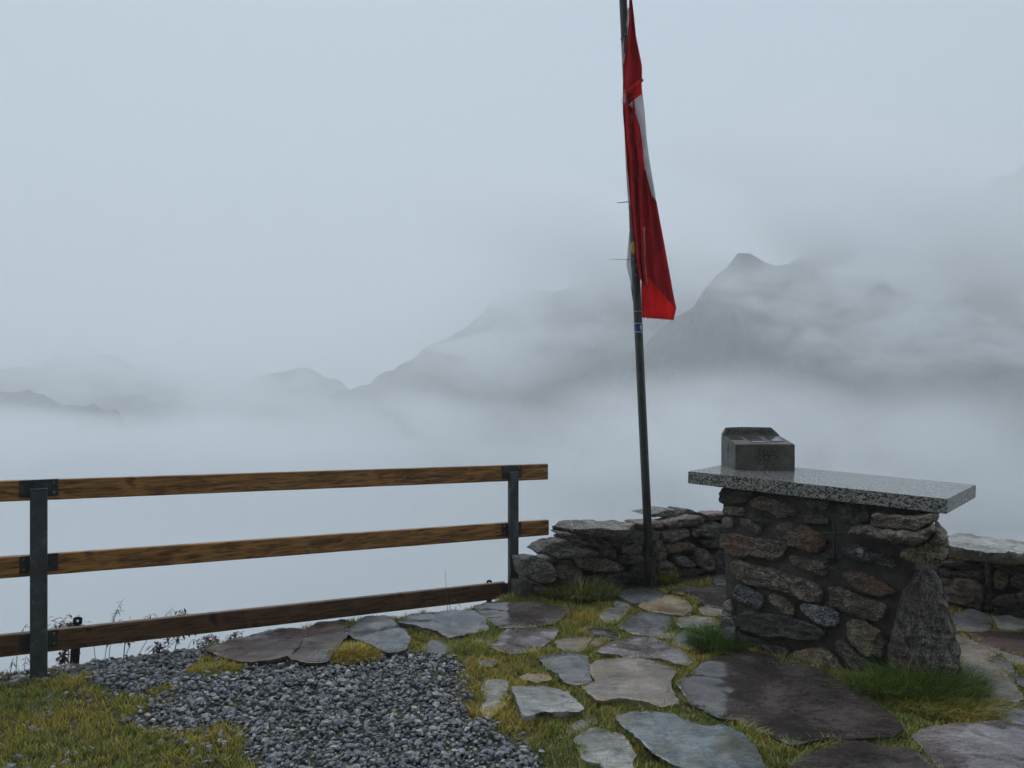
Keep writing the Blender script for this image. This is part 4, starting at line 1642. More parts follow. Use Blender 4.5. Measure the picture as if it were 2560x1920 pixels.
# ------------------------------------------------------------------ low dry-stone wall round the terrace corner
wall = empty('dry_stone_wall', (1.5, 6.2, 0))
tag(wall, 'low dry-stone wall of rough slate curving around the terrace corner', 'wall')
PLANES = {
    'A': (Vector((0.1, 5.50, 0)), Vector((1.05, 5.98, 0))),
    'B': (Vector((1.05, 5.98, 0)), Vector((1.95, 6.33, 0))),
    'C': (Vector((2.9, 5.85, 0)), Vector((4.2, 4.40, 0))),
}


def plane_of(k):
    a, b = PLANES[k]
    d = (b - a).normalized()
    return a, Vector((d.y, -d.x, 0))


Z5 = (1290, 1260, 6.38)
ZR = (2300, 1300, 5.923)
WALL = [
    ('A', 'grey', 0.03, Z5, '685,450 780,450 950,480 1100,490 1000,525 850,525 700,500'),
    ('A', 'brown', 0.02, Z5, '730,530 900,500 1100,485 1300,530 1500,620 1380,650 1200,610 900,600 850,640 760,600'),
    ('A', 'brown', 0.05, Z5, '850,545 1000,560 1200,590 1380,640 1300,690 1100,665 860,632'),
    ('A', 'grey', 0.07, Z5, '275,760 400,640 560,580 740,545 850,640 1000,690 1250,720 1300,800 1100,830 850,860 600,850 420,800'),
    ('A', 'brown', 0.04, Z5, '1300,690 1400,640 1500,640 1560,760 1590,880 1480,850 1350,800'),
    ('A', 'grey', 0.06, Z5, '40,850 200,830 350,850 480,900 560,970 610,1050 600,1190 520,1260 300,1240 90,1150 50,1000'),
    ('A', 'dark', 0.02, Z5, '590,940 640,880 720,870 870,890 910,980 760,980 640,975'),
    ('A', 'rust', 0.05, Z5, '630,980 800,980 950,1020 1020,1080 1030,1180 980,1290 880,1320 720,1270 640,1150'),
    ('A', 'brown', 0.03, Z5, '900,840 1100,840 1300,860 1340,950 1200,1050 1020,1060 920,960'),
    ('A', 'brown', 0.05, Z5, '1250,920 1400,860 1550,920 1690,1000 1640,1070 1400,1090 1200,1080 1180,990'),
    ('A', 'dark', 0.03, Z5, '40,1230 150,1210 250,1290 240,1560 130,1580 30,1480'),
    ('A', 'rust', 0.05, Z5, '250,1300 400,1310 540,1340 550,1480 440,1610 300,1620 240,1480'),
    ('A', 'dark', 0.02, Z5, '560,1280 800,1300 1000,1320 1250,1100 1500,1110 1700,1080 1850,1120 1850,1350 1000,1480 600,1500'),
    ('A', 'dark', 0.015, Z5, '1330,530 1500,520 1700,490 1850,460 1900,620 1650,640 1560,700 1480,620'),
    ('B', 'grey', 0.04, ZW, '-100,650 120,635 200,640 285,720 200,790 0,800 -80,760'),
    ('B', 'brown', 0.03, ZW, '-90,815 120,805 300,830 290,940 110,965 -60,930'),
    ('B', 'rust', 0.05, ZW, '130,290 310,280 440,270 570,270 610,370 450,385 200,390'),
    ('B', 'pink', 0.07, ZW, '590,290 800,225 1150,185 1220,200 1240,320 1100,350 800,370 640,380'),
    ('B', 'grey', -0.10, ZW, '450,215 650,172 830,120 920,140 1080,160 1080,200 800,240 560,250'),
    ('B', 'grey', -0.02, ZW, '1070,150 1110,120 1250,145 1290,190 1280,240 1200,230 1100,180'),
    ('B', 'pink', 0.02, ZW, '1270,165 1500,142 1640,130 1640,210 1480,255 1330,245'),
    ('B', 'grey', 0.06, ZW, '1200,420 1300,330 1500,290 1640,360 1600,480 1420,545 1250,520 1180,470'),
    ('B', 'grey', 0.05, ZW, '550,440 700,380 900,385 1000,400 1010,500 900,560 700,620 590,570'),
    ('B', 'pink', 0.05, ZW, '1015,390 1100,370 1180,390 1170,500 1070,540 1020,480'),
    ('B', 'rust', 0.05, ZW, '630,640 850,600 1050,610 1120,660 1050,720 850,770 700,780 640,720'),
    ('B', 'brown', 0.06, ZW, '1100,760 1200,700 1310,730 1390,850 1420,1020 1400,1090 1250,1060 1130,950 1080,850'),
    ('B', 'brown', 0.03, ZW, '460,590 560,560 640,680 690,800 640,880 520,900 450,760'),
    ('B', 'brown', 0.08, ZW, '520,960 600,900 720,910 790,1000 840,1100 820,1180 700,1240 540,1220'),
    ('B', 'grey', 0.04, ZW, '780,830 950,830 1080,900 1130,980 1050,1010 900,1000 790,960'),
    ('B', 'dark', 0.02, ZW, '820,1010 1000,1010 1200,1010 1280,1100 1000,1160 850,1140'),
    ('B', 'dark', 0.03, ZW, '1390,850 1500,700 1700,780 1850,900 1850,1150 1500,1140 1420,1060'),
    ('B', 'dark', 0.03, ZW, '1200,570 1430,550 1560,500 1850,520 1850,700 1450,700 1280,680'),
    ('B', 'grey', 0.03, ZW, '120,400 300,405 560,420 570,500 500,580 350,625 150,640 40,560'),
    ('B', 'dark', 0.01, ZW, '200,800 450,780 520,900 520,1100 300,1200 100,1150 120,960'),
    ('B', 'grey', 0.03, ZW, '1640,140 1900,150 1900,480 1660,470 1640,300'),
    ('C', 'brown', 0.03, ZR, '440,500 700,490 900,560 850,600 700,600 460,570'),
    ('C', 'dark', 0.05, ZR, '330,600 700,600 970,680 900,730 600,710 350,690'),
    ('C', 'brown', 0.02, ZR, '500,760 700,730 950,760 960,900 700,880 480,840'),
    ('C', 'pink', 0.06, ZR, '250,835 600,850 850,890 950,960 980,1100 955,1340 800,1295 560,1235 390,1195 250,1150'),
    ('C', 'ochre', 0.03, ZR, '1100,730 1250,740 1340,880 1270,1030 1120,1010'),
    ('C', 'grey', 0.02, ZR, '930,720 1000,640 1070,760 1050,960 980,960'),
    ('C', 'brown', 0.04, ZR, '1350,860 1540,740 1700,760 1700,960 1480,1010 1340,960'),
    ('C', 'grey', 0.07, ZR, '1070,1160 1250,1090 1440,1100 1490,1180 1300,1270 1120,1250'),
    ('C', 'grey', 0.06, ZR, '1440,1080 1560,1010 1720,1060 1720,1250 1500,1240'),
    ('C', 'dark', 0.06, ZR, '300,730 420,710 530,790 490,845 320,830'),
    ('C', 'dark', 0.02, ZR, '980,1000 1120,1030 1130,1240 1060,1360 970,1340'),
    ('C', 'dark', 0.02, ZR, '1120,1270 1480,1230 1720,1270 1720,1480 1300,1420 1100,1380'),
    ('C', 'dark', 0.01, ZR, '950,520 1300,560 1700,600 1700,740 1350,820 1240,720 1080,700 960,620'),
    ('C', 'brown', 0.03, ZR, '100,480 320,480 330,720 200,820 60,800'),
]
for k, (pl, kind, fr, (ox, oy, s), text) in enumerate(WALL):
    p0, nv_ = plane_of(pl)
    pts = [ray_plane(px, py, p0, nv_) for px, py in Q(ox, oy, s, text)]
    stone('stone', pts, nv_, 0.012 + 0.65 * max(0.0, fr), 0.16 + (0.10 if fr < 0 else 0.0), ROCK[kind], wall, 300 + k, amp=0.013, rnd=0.014, step=0.024, jag=0.006, soften=1)
    if fr < 0:
        wall.children[-1].location += -nv_ * 0.12
CAPS = [
    ('grey', 0.525, 0.075, Z5, '570,340 700,312 950,287 1250,268 1600,266 1850,284 1880,330 1790,410 1580,425 1400,392 1260,398 900,382 720,362'),
    ('light', 0.545, 0.085, ZR, '330,350 420,290 530,203 700,210 1100,275 1540,330 1750,360 1780,520 1540,492 1400,500 1000,468 700,420 400,378'),
]
for k, (kind, zt, th, (ox, oy, s), text) in enumerate(CAPS):
    pts = [gp(px, py, zt) for px, py in Q(ox, oy, s, text)]
    stone('cap_stone', pts, Vector((0, 0, 1)), 0.0, th, ROCK['grey'] if kind == 'grey' else PAVE[kind], wall, 380 + k, amp=0.010, rnd=0.012, step=0.03, flat=True, jag=0.012)
    if kind == 'grey':
        wall.children[-1].data.polygons.foreach_set('use_smooth', [False] * len(wall.children[-1].data.polygons))


def stretch(a, b, rows, seed):
    """Coursed stones for the stretch of wall that runs behind the pedestal."""
    r2 = random.Random(seed)
    d = (b - a).normalized()
    nv_ = Vector((d.y, -d.x, 0))
    L = (b - a).length
    z = 0.0
    for h in rows:
        x = 0.0
        while x < L - 0.05:
            w = min(L - x, r2.uniform(0.16, 0.36))
            g = 0.008
            pts = [a + d * (x + g) + Vector((0, 0, z + g)), a + d * (x + w - g) + Vector((0, 0, z + g + r2.uniform(-0.01, 0.02))),
                   a + d * (x + w - g) + Vector((0, 0, z + h - g + r2.uniform(-0.015, 0.015))), a + d * (x + w / 2) + Vector((0, 0, z + h - g + 0.01)), a + d * (x + g) + Vector((0, 0, z + h - g))]
            stone('stone', pts, nv_, r2.uniform(0.02, 0.06), 0.16, ROCK[r2.choice(['grey', 'brown', 'dark', 'brown', 'pink'])], wall, seed + int(x * 97), amp=0.013, rnd=0.014, step=0.028, jag=0.006)
            x += w
        z += h


stretch(Vector((1.93, 6.32, 0)), Vector((2.45, 6.28, 0)), (0.16, 0.14, 0.13, 0.12), 611)
stretch(Vector((2.45, 6.28, 0)), Vector((2.92, 5.84, 0)), (0.15, 0.16, 0.12, 0.11), 733)


def wall_core():
    """Rubble filling behind the facing stones."""
    line = [Vector((0.22, 5.68, 0)), Vector((1.05, 6.10, 0)), Vector((1.95, 6.45, 0)), Vector((2.5, 6.42, 0)), Vector((2.95, 5.98, 0)), Vector((4.3, 4.48, 0))]
    bm = bmesh.new()
    prev = None
    n = 60
    seg = [(q - p).length for p, q in zip(line, line[1:])]
    tot = sum(seg)
    for i in range(n + 1):
        s = tot * i / n
        k = 0
        while k < len(seg) - 1 and s > seg[k]:
            s -= seg[k]
            k += 1
        c = line[k].lerp(line[k + 1], min(1, s / seg[k]))
        d = (line[k + 1] - line[k]).normalized()
        out = Vector((-d.y, d.x, 0))
        h = 0.46 + 0.02 * mn.noise(Vector((i * 0.4, 0, 0)))
        if i < 9: h = 0.20 + 0.26 * i / 9
        base = Vector(wall.location)
        row = []
        for o_, z in ((-0.02, -0.25), (0.0, h * 0.5), (0.0, h), (0.14, h + 0.015), (0.30, h - 0.01), (0.36, h * 0.4), (0.40, -0.9)):
            j = 0.02 * mn.noise(Vector((i * 0.7, z * 7, o_ * 9)))
            row.append(bm.verts.new(c + out * (o_ + j) + Vector((0, 0, z + j)) - base))
        if prev:
            for q in range(len(row) - 1):
                bm.faces.new((prev[q], prev[q + 1], row[q + 1], row[q]))
        else:
            bm.faces.new(row)
        prev = row
    bm.faces.new(prev[::-1])
    bm_obj('rubble_core', bm, ROCK['dark'], wall)


wall_core()


# ------------------------------------------------------------------ stone pedestal with granite slab
B0, B1 = Vector((1.38, 4.48, 0)), Vector((2.118, 3.964, 0))
T0, T1 = Vector((1.40, 4.63, 1.00)), Vector((2.33, 3.98, 0.945))
PN = (B1 - B0).cross(T0 - B0).normalized()
if PN.y > 0: PN = -PN
ped = empty('stone_pedestal', (1.95, 4.4, 0))
tag(ped, 'rough mortared stone pedestal topped with a speckled granite slab', 'pedestal')
PB = Vector(ped.location)


def pedestal_core():
    back = Vector((0.572, 0.820, 0))
    base = [B0 - PN * 0.012, B1 - PN * 0.012 + Vector((0.10, -0.02, 0)), B1 + Vector((0.52, 0.40, 0)), B0 + back * 0.66]
    top = [T0 - PN * 0.012, T1 - PN * 0.012, T1 + back * 0.52, T0 + back * 0.60]
    bm = bmesh.new()
    nz, ns = 26, 18
    rows = []
    for j in range(nz + 1):
        t = j / nz
        row = []
        for q in range(4):
            for i in range(ns):
                u = i / ns
                lo = base[q].lerp(base[(q + 1) % 4], u)
                hi = top[q].lerp(top[(q + 1) % 4], u)
                p = lo.lerp(hi, t)
                if j == 0: p.z = -0.08
                nrm = Vector((p.x - 1.95, p.y - 4.4, 0)).normalized()
                p = p + nrm * (0.012 * fbm(p * 6, 3) + 0.004 * mn.noise(p * 30))
                row.append(bm.verts.new(p - PB))
        rows.append(row)
    m = 4 * ns
    for a, b in zip(rows, rows[1:]):
        for i in range(m):
            bm.faces.new((a[i], a[(i + 1) % m], b[(i + 1) % m], b[i]))
    bm.faces.new(rows[0][::-1])
    bm.faces.new(rows[-1])
    bm_obj('mortar_core', bm, MAT_MORTAR, ped, True)


pedestal_core()
R1, R2, R3, R4 = (1780, 1200, 6.38), (2080, 1200, 6.38), (1780, 1440, 6.38), (2080, 1440, 6.38)
PX = (0, 0, 1)
PED = [
    ('rust', 0.022, R1, '610,340 760,285 950,310 1200,370 1360,430 1340,520 1240,580 1080,570 900,520 740,460 650,410'),
    ('dark', 0.030, R1, '130,360 150,150 300,140 640,190 600,300 560,360 400,380 250,375'),
    ('rust', 0.022, R1, '165,520 200,440 350,440 510,460 500,540 350,555'),
    ('grey', 0.025, R1, '160,700 200,620 290,600 345,680 300,750 185,745'),
    ('grey', 0.022, R1, '450,620 560,640 700,700 790,760 770,850 680,810 560,760 470,690'),
    ('dark', 0.012, R1, '620,545 720,580 870,630 905,680 780,700 690,650'),
    ('rust', 0.040, R1, '1000,800 1080,720 1200,700 1400,740 1620,800 1760,870 1830,960 1760,1080 1620,1150 1470,1130 1300,1060 1130,970 1050,880'),
    ('rust', 0.042, R1, '150,880 300,870 500,900 700,950 950,980 1150,1000 1210,1060 1180,1150 1100,1240 980,1275 800,1240 600,1200 380,1210 250,1150 155,1050'),
    ('brown', 0.026, R1, '1250,1220 1400,1240 1600,1290 1780,1330 1850,1400 1780,1530 1650,1500 1450,1400 1300,1320'),
    ('brown', 0.038, PX, '1830,1411 1840,1402 1858,1405 1890,1416 1921,1424 1952,1432 2000,1446 2050,1468 2055,1480 2053,1501 2025,1501 1982,1484 1937,1471 1905,1465 1874,1460 1850,1450 1836,1430'),
    ('salt', 0.026, R3, '330,300 400,140 480,140 600,210 750,300 840,370 790,470 740,500 600,440 450,390'),
    ('ochre', 0.020, R3, '920,300 1050,310 1200,390 1300,470 1310,560 1270,610 1150,560 1000,470 940,400'),
    ('salt', 0.024, R3, '1420,450 1500,470 1700,500 1880,520 2000,600 2030,690 1960,800 1850,800 1700,720 1550,660 1460,560'),
    ('dark', 0.040, R3, '330,620 600,590 900,610 1100,640 1350,700 1600,770 1750,850 1830,930 1700,1020 1500,1020 1200,980 900,930 700,920 500,860 400,780'),
    ('ochre', 0.060, R3, '1250,1300 1350,1210 1550,1170 1750,1180 1900,1250 2000,1350 2060,1440 2000,1600 1900,1659 1700,1620 1500,1560 1350,1480 1260,1400'),
    ('brown', 0.040, R4, '70,1100 140,1020 250,1110 400,1250 600,1380 800,1480 840,1580 700,1640 500,1600 350,1480 220,1360 110,1210'),
    ('ochre', 0.035, R4, '250,750 350,690 500,720 650,830 770,880 740,950 690,1050 690,1250 600,1300 450,1230 340,1100 260,930'),
    ('brown', 0.040, PX, '2075,1469 2100,1472 2127,1485 2174,1501 2210,1509 2218,1518 2212,1540 2198,1551 2182,1548 2143,1537 2111,1526 2078,1510'),
    ('rust', 0.030, PX, '2108,1432 2140,1430 2167,1435 2209,1459 2243,1480 2204,1489 2156,1480 2124,1459'),
    ('salt', 0.026, R2, '100,1010 250,1020 420,1060 550,1120 700,1170 900,1210 1000,1240 980,1380 900,1340 700,1290 450,1280 250,1220 160,1130'),
    ('dark', 0.018, R1, '1480,600 1640,585 1800,600 1900,680 1700,710 1500,690'),
    ('dark', 0.025, R3, '700,1030 1000,1100 1190,1130 1225,1260 1100,1290 900,1240 740,1140'),
    ('grey', 0.030, PX, '1802,1552 1816,1505 1828,1500 1838,1540 1842,1600 1828,1618 1806,1580'),
    ('dark', 0.020, PX, '2098,1240 2150,1247 2176,1262 2176,1300 2140,1312 2104,1300'),
    ('dark', 0.020, PX, '2010,1228 2060,1232 2080,1250 2060,1276 2020,1268'),
    ('dark', 0.016, PX, '1845,1575 1880,1590 1920,1612 1900,1632 1850,1616'),
    ('brown', 0.018, PX, '2170,1572 2200,1582 2214,1600 2206,1640 2180,1650 2188,1610'),
]
for k, (kind, fr, (ox, oy, s), text) in enumerate(PED):
    pts = [ray_plane(px, py, B0, PN) for px, py in Q(ox, oy, s, text)]
    stone('stone', pts, PN, 0.012 + fr * 0.45, 0.10, ROCK[kind], ped, 500 + k, amp=0.012, rnd=0.010, step=0.018, jag=0.0065, grow=0.006)

# quartz patch on the black and white stone
pts = [ray_plane(px, py, B0 + PN * 0.028, PN) for px, py in Q(*R2, '385,1090 440,1075 495,1100 500,1150 470,1195 425,1180 395,1135')]
stone('quartz_patch', pts, PN, 0.004, 0.01, simple('quartz', (0.34, 0.36, 0.37), 0.4), ped, 560, amp=0.003, rnd=0.008, step=0.01)


def face_cam(px, py, d):
    p = at(px, py, d)
    n = Vector((-p.x, -p.y, 0)).normalized()
    return p, n


CORNER = [
    # stones of the corner next to the right-hand end of the slab, seen on edge and on their end
    ('brown', 3.93, 0.03, 0.34, R2, '640,560 900,565 1300,585 1600,540 1725,545 1690,660 1600,705 1320,835 1000,810 640,740'),
    ('brown', 3.91, 0.04, 0.34, R2, '220,850 420,790 700,795 1000,815 1310,845 1650,710 1665,790 1500,960 1350,1035 1100,1000 800,955 500,905'),
    ('ochre', 3.90, 0.05, 0.32, R2, '1070,1180 1130,1060 1340,1045 1600,915 1660,765 1750,820 1845,940 1855,1150 1800,1260 1650,1305 1370,1325 1190,1275'),
    ('lean', 3.91, 0.06, 0.20, R4, '870,1720 880,1550 905,1350 940,1000 990,750 1080,420 1200,150 1310,-60 1450,-110 1620,-90 1700,20 1780,250 1900,700 2000,1050 2035,1200 2030,1450 1960,1600 1700,1680 1300,1740'),
]
for k, (kind, d, fr, bk, (ox, oy, s), text) in enumerate(CORNER):
    q = Q(ox, oy, s, text)
    cx, cyy = sum(a for a, _ in q) / len(q), sum(b for _, b in q) / len(q)
    p0, n = face_cam(cx, cyy, d)
    if kind == 'lean':
        n = (n + Vector((0, 0, 0.22))).normalized()
    pts = [ray_plane(px, py, p0, n) for px, py in q]
    o = stone('leaning_stone' if kind == 'lean' else 'corner_stone', pts, n, fr, bk, ROCK[kind], ped, 580 + k, amp=0.018, rnd=0.018, step=0.022, jag=0.007)
    if kind == 'lean':
        tag(o, 'big upright slab of gneiss leaning against the pedestal corner')

# granite slab
S_FL = Vector((1.188, 4.70, EYE - (1178 - HORIZON) / LENS_PX * 4.70))
S_FR = Vector((2.407, 3.85, EYE - (1248 - HORIZON) / LENS_PX * 3.85))
S_BR = Vector((2.918, 4.38, EYE - (1212 - HORIZON) / LENS_PX * 4.38))
S_BL = S_FL + (S_BR - S_FR)
S_N = (S_FR - S_FL).cross(S_BL - S_FL).normalized()


def granite_slab():
    bm = bmesh.new()
    c = [S_FL, S_FR, S_BR, S_BL]
    top = [bm.verts.new(p - PB) for p in c]
    bot = [bm.verts.new(p - S_N * 0.083 - PB) for p in c]
    bm.faces.new(top)
    bm.faces.new(bot[::-1])
    for i in range(4):
        j = (i + 1) % 4
        bm.faces.new((top[i], bot[i], bot[j], top[j]))
    bmesh.ops.recalc_face_normals(bm, faces=bm.faces[:])
    bmesh.ops.bevel(bm, geom=bm.edges[:], offset=0.003, segments=2, affect='EDGES')
    return bm_obj('granite_slab', bm, MAT_GRANITE, ped)


granite_slab()

# wrought iron cross with a leaf spray on the front
cross = empty('iron_cross', ray_plane(2086, 1390, B0, PN) - PB)
cross.parent = ped
CB = Vector(cross.location) + PB


def on_face(px, py, off):
    return ray_plane(px, py, B0 + PN * off, PN)


bm = bmesh.new()
tube(bm, [on_face(2086, y, 0.05) - CB for y in (1304, 1350, 1396)], 0.009, 6)
tube(bm, [on_face(x, 1334, 0.05) - CB for x in (2052, 2086, 2112)], 0.008, 6)
for y in (1310, 1385):
    tube(bm, [on_face(2086, y, 0.0) - CB, on_face(2086, y, 0.05) - CB], 0.005, 6)
bm_obj('bar', bm, MAT_IRON, cross)
for k in range(9):
    a = 2 * math.pi * k / 9 + 0.2
    c = on_face(2085, 1408, 0.055)
    e = on_face(2085 + 30 * math.cos(a), 1408 + 26 * math.sin(a), 0.075)
    d = (e - c)
    s = d.cross(PN).normalized() * 0.013
    m_ = c.lerp(e, 0.55) + PN * 0.012
    bm = bmesh.new()
    vs_ = [bm.verts.new(v - CB) for v in (c, m_ + s, e, m_ - s)]
    vb = [bm.verts.new(v - CB - PN * 0.004) for v in (c, m_ + s, e, m_ - s)]
    bm.faces.new(vs_); bm.faces.new(vb[::-1])
    for i in range(4):
        bm.faces.new((vs_[i], vb[i], vb[(i + 1) % 4], vs_[(i + 1) % 4]))
    bm_obj('leaf', bm, MAT_IRON, cross)


# ------------------------------------------------------------------ memorial block on the slab
def on_slab_top(px, py):
    return ray_plane(px, py, S_FL, S_N)


M0 = on_slab_top(1839, 1175)
M1 = on_slab_top(1983, 1176)
MW = (M1 - M0).length
MROT = math.atan2(M1.y - M0.y, M1.x - M0.x) * 0.35
mem = empty('memorial_block', M0)
mem.location.z = M0.z - 0.004
mem.rotation_euler = (0, 0, MROT)
tag(mem, 'small carved stone memorial block standing on the granite slab', 'memorial')
MH = 65 / LENS_PX * M0.y
MD = 0.30


def memorial():
    # side profile (y, z): front face, sloping desk, step, back board
    bm = bmesh.new()
    zf, zb, zt = MH, MH + 0.045, MH + 0.105
    prof = [(0, -0.03), (0, zf), (MD - 0.055, zb), (MD - 0.055, zb - 0.006), (MD, zb - 0.006), (MD, -0.03)]
    l = [bm.verts.new((0, y, z)) for y, z in prof]
    r = [bm.verts.new((MW, y, z)) for y, z in prof]
    bm.faces.new(l)
    bm.faces.new(r[::-1])
    for i in range(len(prof)):
        j = (i + 1) % len(prof)
        bm.faces.new((l[i], r[i], r[j], l[j]))
    bmesh.ops.recalc_face_normals(bm, faces=bm.faces[:])
    bmesh.ops.bevel(bm, geom=[e for e in bm.edges], offset=0.004, segments=2, affect='EDGES')
    bm_obj('body', bm, MAT_MEMORIAL, mem)
    # back board with clipped corners
    bm = bmesh.new()
    y0, y1 = MD - 0.048, MD - 0.001
    out = [(0.001, zb - 0.004), (0.001, zb + 0.012), (0.030, zt), (0.16, zt + 0.004), (MW - 0.055, zt), (MW - 0.001, zb + 0.006), (MW - 0.001, zb - 0.004)]
    f = [bm.verts.new((x, y0 + 0.25 * (z - zb), z)) for x, z in out]
    b = [bm.verts.new((x, y1, z)) for x, z in out]
    bm.faces.new(f)
    bm.faces.new(b[::-1])
    for i in range(len(out)):
        j = (i + 1) % len(out)
        bm.faces.new((f[i], b[i], b[j], f[j]))
    bmesh.ops.recalc_face_normals(bm, faces=bm.faces[:])
    bmesh.ops.bevel(bm, geom=[e for e in bm.edges], offset=0.003, segments=2, affect='EDGES')
    board_ = bm_obj('back_board', bm, MAT_MEMORIAL, mem)
    # carved words
    cu = bpy.data.curves.new('lettering', 'FONT')
    cu.body = 'ZUM GEDENKEN'
    cu.size = 0.040
    cu.extrude = 0.0012
    cu.align_x = 'CENTER'
    tmp = bpy.data.objects.new('tmp_text', cu)
    COL.objects.link(tmp)
    bpy.context.view_layer.update()
    me = bpy.data.meshes.new_from_object(tmp.evaluated_get(bpy.context.evaluated_depsgraph_get()))
    bpy.data.objects.remove(tmp)
    me.name = 'lettering'
    w = max(v.co.x for v in me.vertices) - min(v.co.x for v in me.vertices)
    sx = (MW - 0.075) / w
    me.transform(Matrix.Diagonal((sx, 1.05, 1, 1)))
    me.materials.append(MAT_CARVED)
    t = bpy.data.objects.new('lettering', me)
    COL.objects.link(t)
    t.parent = board_
    t.location = (MW / 2 - 0.014, y0 + 0.25 * 0.016 - 0.0006, zb + 0.016)
    t.rotation_euler = (math.radians(90) - math.atan(0.25), 0, 0)
    # name plaques lying on the desk
    slope = math.atan2(zb - zf, MD - 0.055)

    def plaque(x0, x1, s0, s1, mat, name='plaque', lift=0.0):
        o = box_part(name, (x0, s0, 0.0005 + lift), (x1, s1, 0.0035 + lift), mat, mem, 0.0005)
        o.location = (0, 0, zf)
        o.rotation_euler = (slope, 0, 0)
        return o
    for k in range(5):
        s = 0.045 + k * 0.036
        pq = plaque(0.135, 0.235, s, s + 0.031, MAT_PLATE_DARK)
        q = box_part('plate_face', (0.139, s + 0.004, 0.0036), (0.231, s + 0.026, 0.0046), MAT_PLATE if k != 1 else MAT_PLATE_DARK, pq, 0)
    for k in range(4):
        s = 0.090 + k * 0.034
        pq = plaque(0.285, 0.375, s, s + 0.029, MAT_PLATE_DARK)
        box_part('plate_face', (0.289, s + 0.004, 0.0036), (0.371, s + 0.024, 0.0046), MAT_PLATE, pq, 0)
    for k in range(2):
        s = 0.135 + k * 0.045
        plaque(0.012, 0.105, s, s + 0.034, MAT_PLATE_DARK)
    # edelweiss cut into the front
    cx, cz = MW * 0.515, MH * 0.50
    for k, (ang, ln, wd) in enumerate([(0.05, 0.062, 0.014), (0.62, 0.058, 0.012), (1.02, 0.060, 0.013), (1.75, 0.052, 0.011), (2.35, 0.066, 0.013), (3.10, 0.055, 0.013), (3.85, 0.062, 0.013), (4.70, 0.060, 0.014), (5.50, 0.066, 0.010)]):
        pts = []
        for i in range(17):
            t_ = i / 16
            along = 0.014 + ln * (1 - abs(2 * t_ - 1)) ** 0.8
            side = wd * math.sin(2 * math.pi * t_) * 1.0
            dx, dz = math.cos(ang), math.sin(ang)
            pts.append(Vector((cx + dx * along - dz * side, -0.0004, cz + dz * along + dx * side)))
        bm = bmesh.new()
        tube(bm, pts, 0.0022, 5)
        bm_obj('carved_petal', bm, MAT_CARVED, mem)
    bm = bmesh.new()
    tube(bm, [Vector((cx + 0.013 * math.cos(a), -0.0004, cz + 0.013 * math.sin(a))) for a in [k * 0.4189 for k in range(16)]], 0.0016, 5)
    bm_obj('carved_centre', bm, MAT_CARVED, mem)
    # cross cut into the left side
    bm = bmesh.new()
    tube(bm, [Vector((-0.0004, 0.15, MH * z)) for z in (0.38, 0.7, 1.0)], 0.0024, 5)
    tube(bm, [Vector((-0.0004, y, MH * 0.76)) for y in (0.105, 0.15, 0.195)], 0.0024, 5)
    bm_obj('carved_cross', bm, MAT_CARVED, mem)


memorial()


# ------------------------------------------------------------------ plants behind the fence
MAT_LEAF_RED = simple('leaf_red', (0.085, 0.022, 0.024), 0.5)
MAT_STEM = simple('stem_green', (0.045, 0.060, 0.020), 0.6)
MAT_STRAW = simple('stem_straw', (0.16, 0.12, 0.06), 0.6)


def leaf(bm, p, d, L, w, up=Vector((0, 0, 1))):
    s = d.cross(up)
    if s.length < 0.1: s = Vector((1, 0, 0))
    s = s.normalized() * w * 0.5
    mid = p + d * L * 0.5 + Vector((0, 0, -0.02 * L))
    tip = p + d * L + Vector((0, 0, -0.18 * L))
    v = [bm.verts.new(q) for q in (p, mid + s, tip, mid - s)]
    bm.faces.new(v)


def red_plant(label, foot, top, n=46, size=0.030, bush=0.07):
    o = empty('red_leaved_plant', foot)
    path = [Vector((0, 0, -0.05)), (top - foot) * 0.5 + Vector((0.01, 0, 0)), top - foot]
    bm = bmesh.new()
    tube(bm, path, [0.004, 0.003, 0.002], 5)
    bm_obj('stem', bm, MAT_STEM, o)
    bm = bmesh.new()
    for k in range(n):
        t = rng.uniform(0.55, 1.0)
        p = path[1].lerp(path[2], (t - 0.5) * 2) + Vector((rng.gauss(0, bush * 0.45), rng.gauss(0, bush * 0.35), rng.gauss(0, bush * 0.26)))
        d = Vector((rng.uniform(-1, 1), rng.uniform(-1, 1), rng.uniform(-0.8, 0.5))).normalized()
        leaf(bm, p, d, size * rng.uniform(0.7, 1.3), size * 0.34)
    bm_obj('leaves', bm, MAT_LEAF_RED, o)
    tag(o, label, 'plant', 'red-leaved plants behind the fence')
    return o


for label, d, fx, fy, tx, ty, n, bush in [
    ('red-leaved plant behind the perforated stake', 4.42, 168, 1655, 168, 1555, 90, 0.10),
    ('red-leaved plant peeping over the lowest rail beside tall grass', 4.60, 305, 1650, 312, 1552, 30, 0.055),
    ('largest dark red-leaved plant arching above the lowest rail', 4.72, 430, 1625, 452, 1535, 84, 0.095),
    ('drooping red-leaved plant hanging below the lowest rail above the gravel', 4.70, 395, 1640, 398, 1610, 36, 0.05),
    ('red-leaved sprig below the rail next to the dark flagstone', 4.85, 530, 1620, 520, 1596, 50, 0.07),
    ('faded red sprig low behind the dark flagstone', 4.95, 590, 1610, 585, 1588, 34, 0.06),
    ('small red sprig at the foot of the perforated stake', 4.36, 160, 1665, 158, 1630, 24, 0.035),
]:
    red_plant(label, at(fx, fy + 18, d), at(tx, ty, d), int(n * 2.4), 0.046, bush)


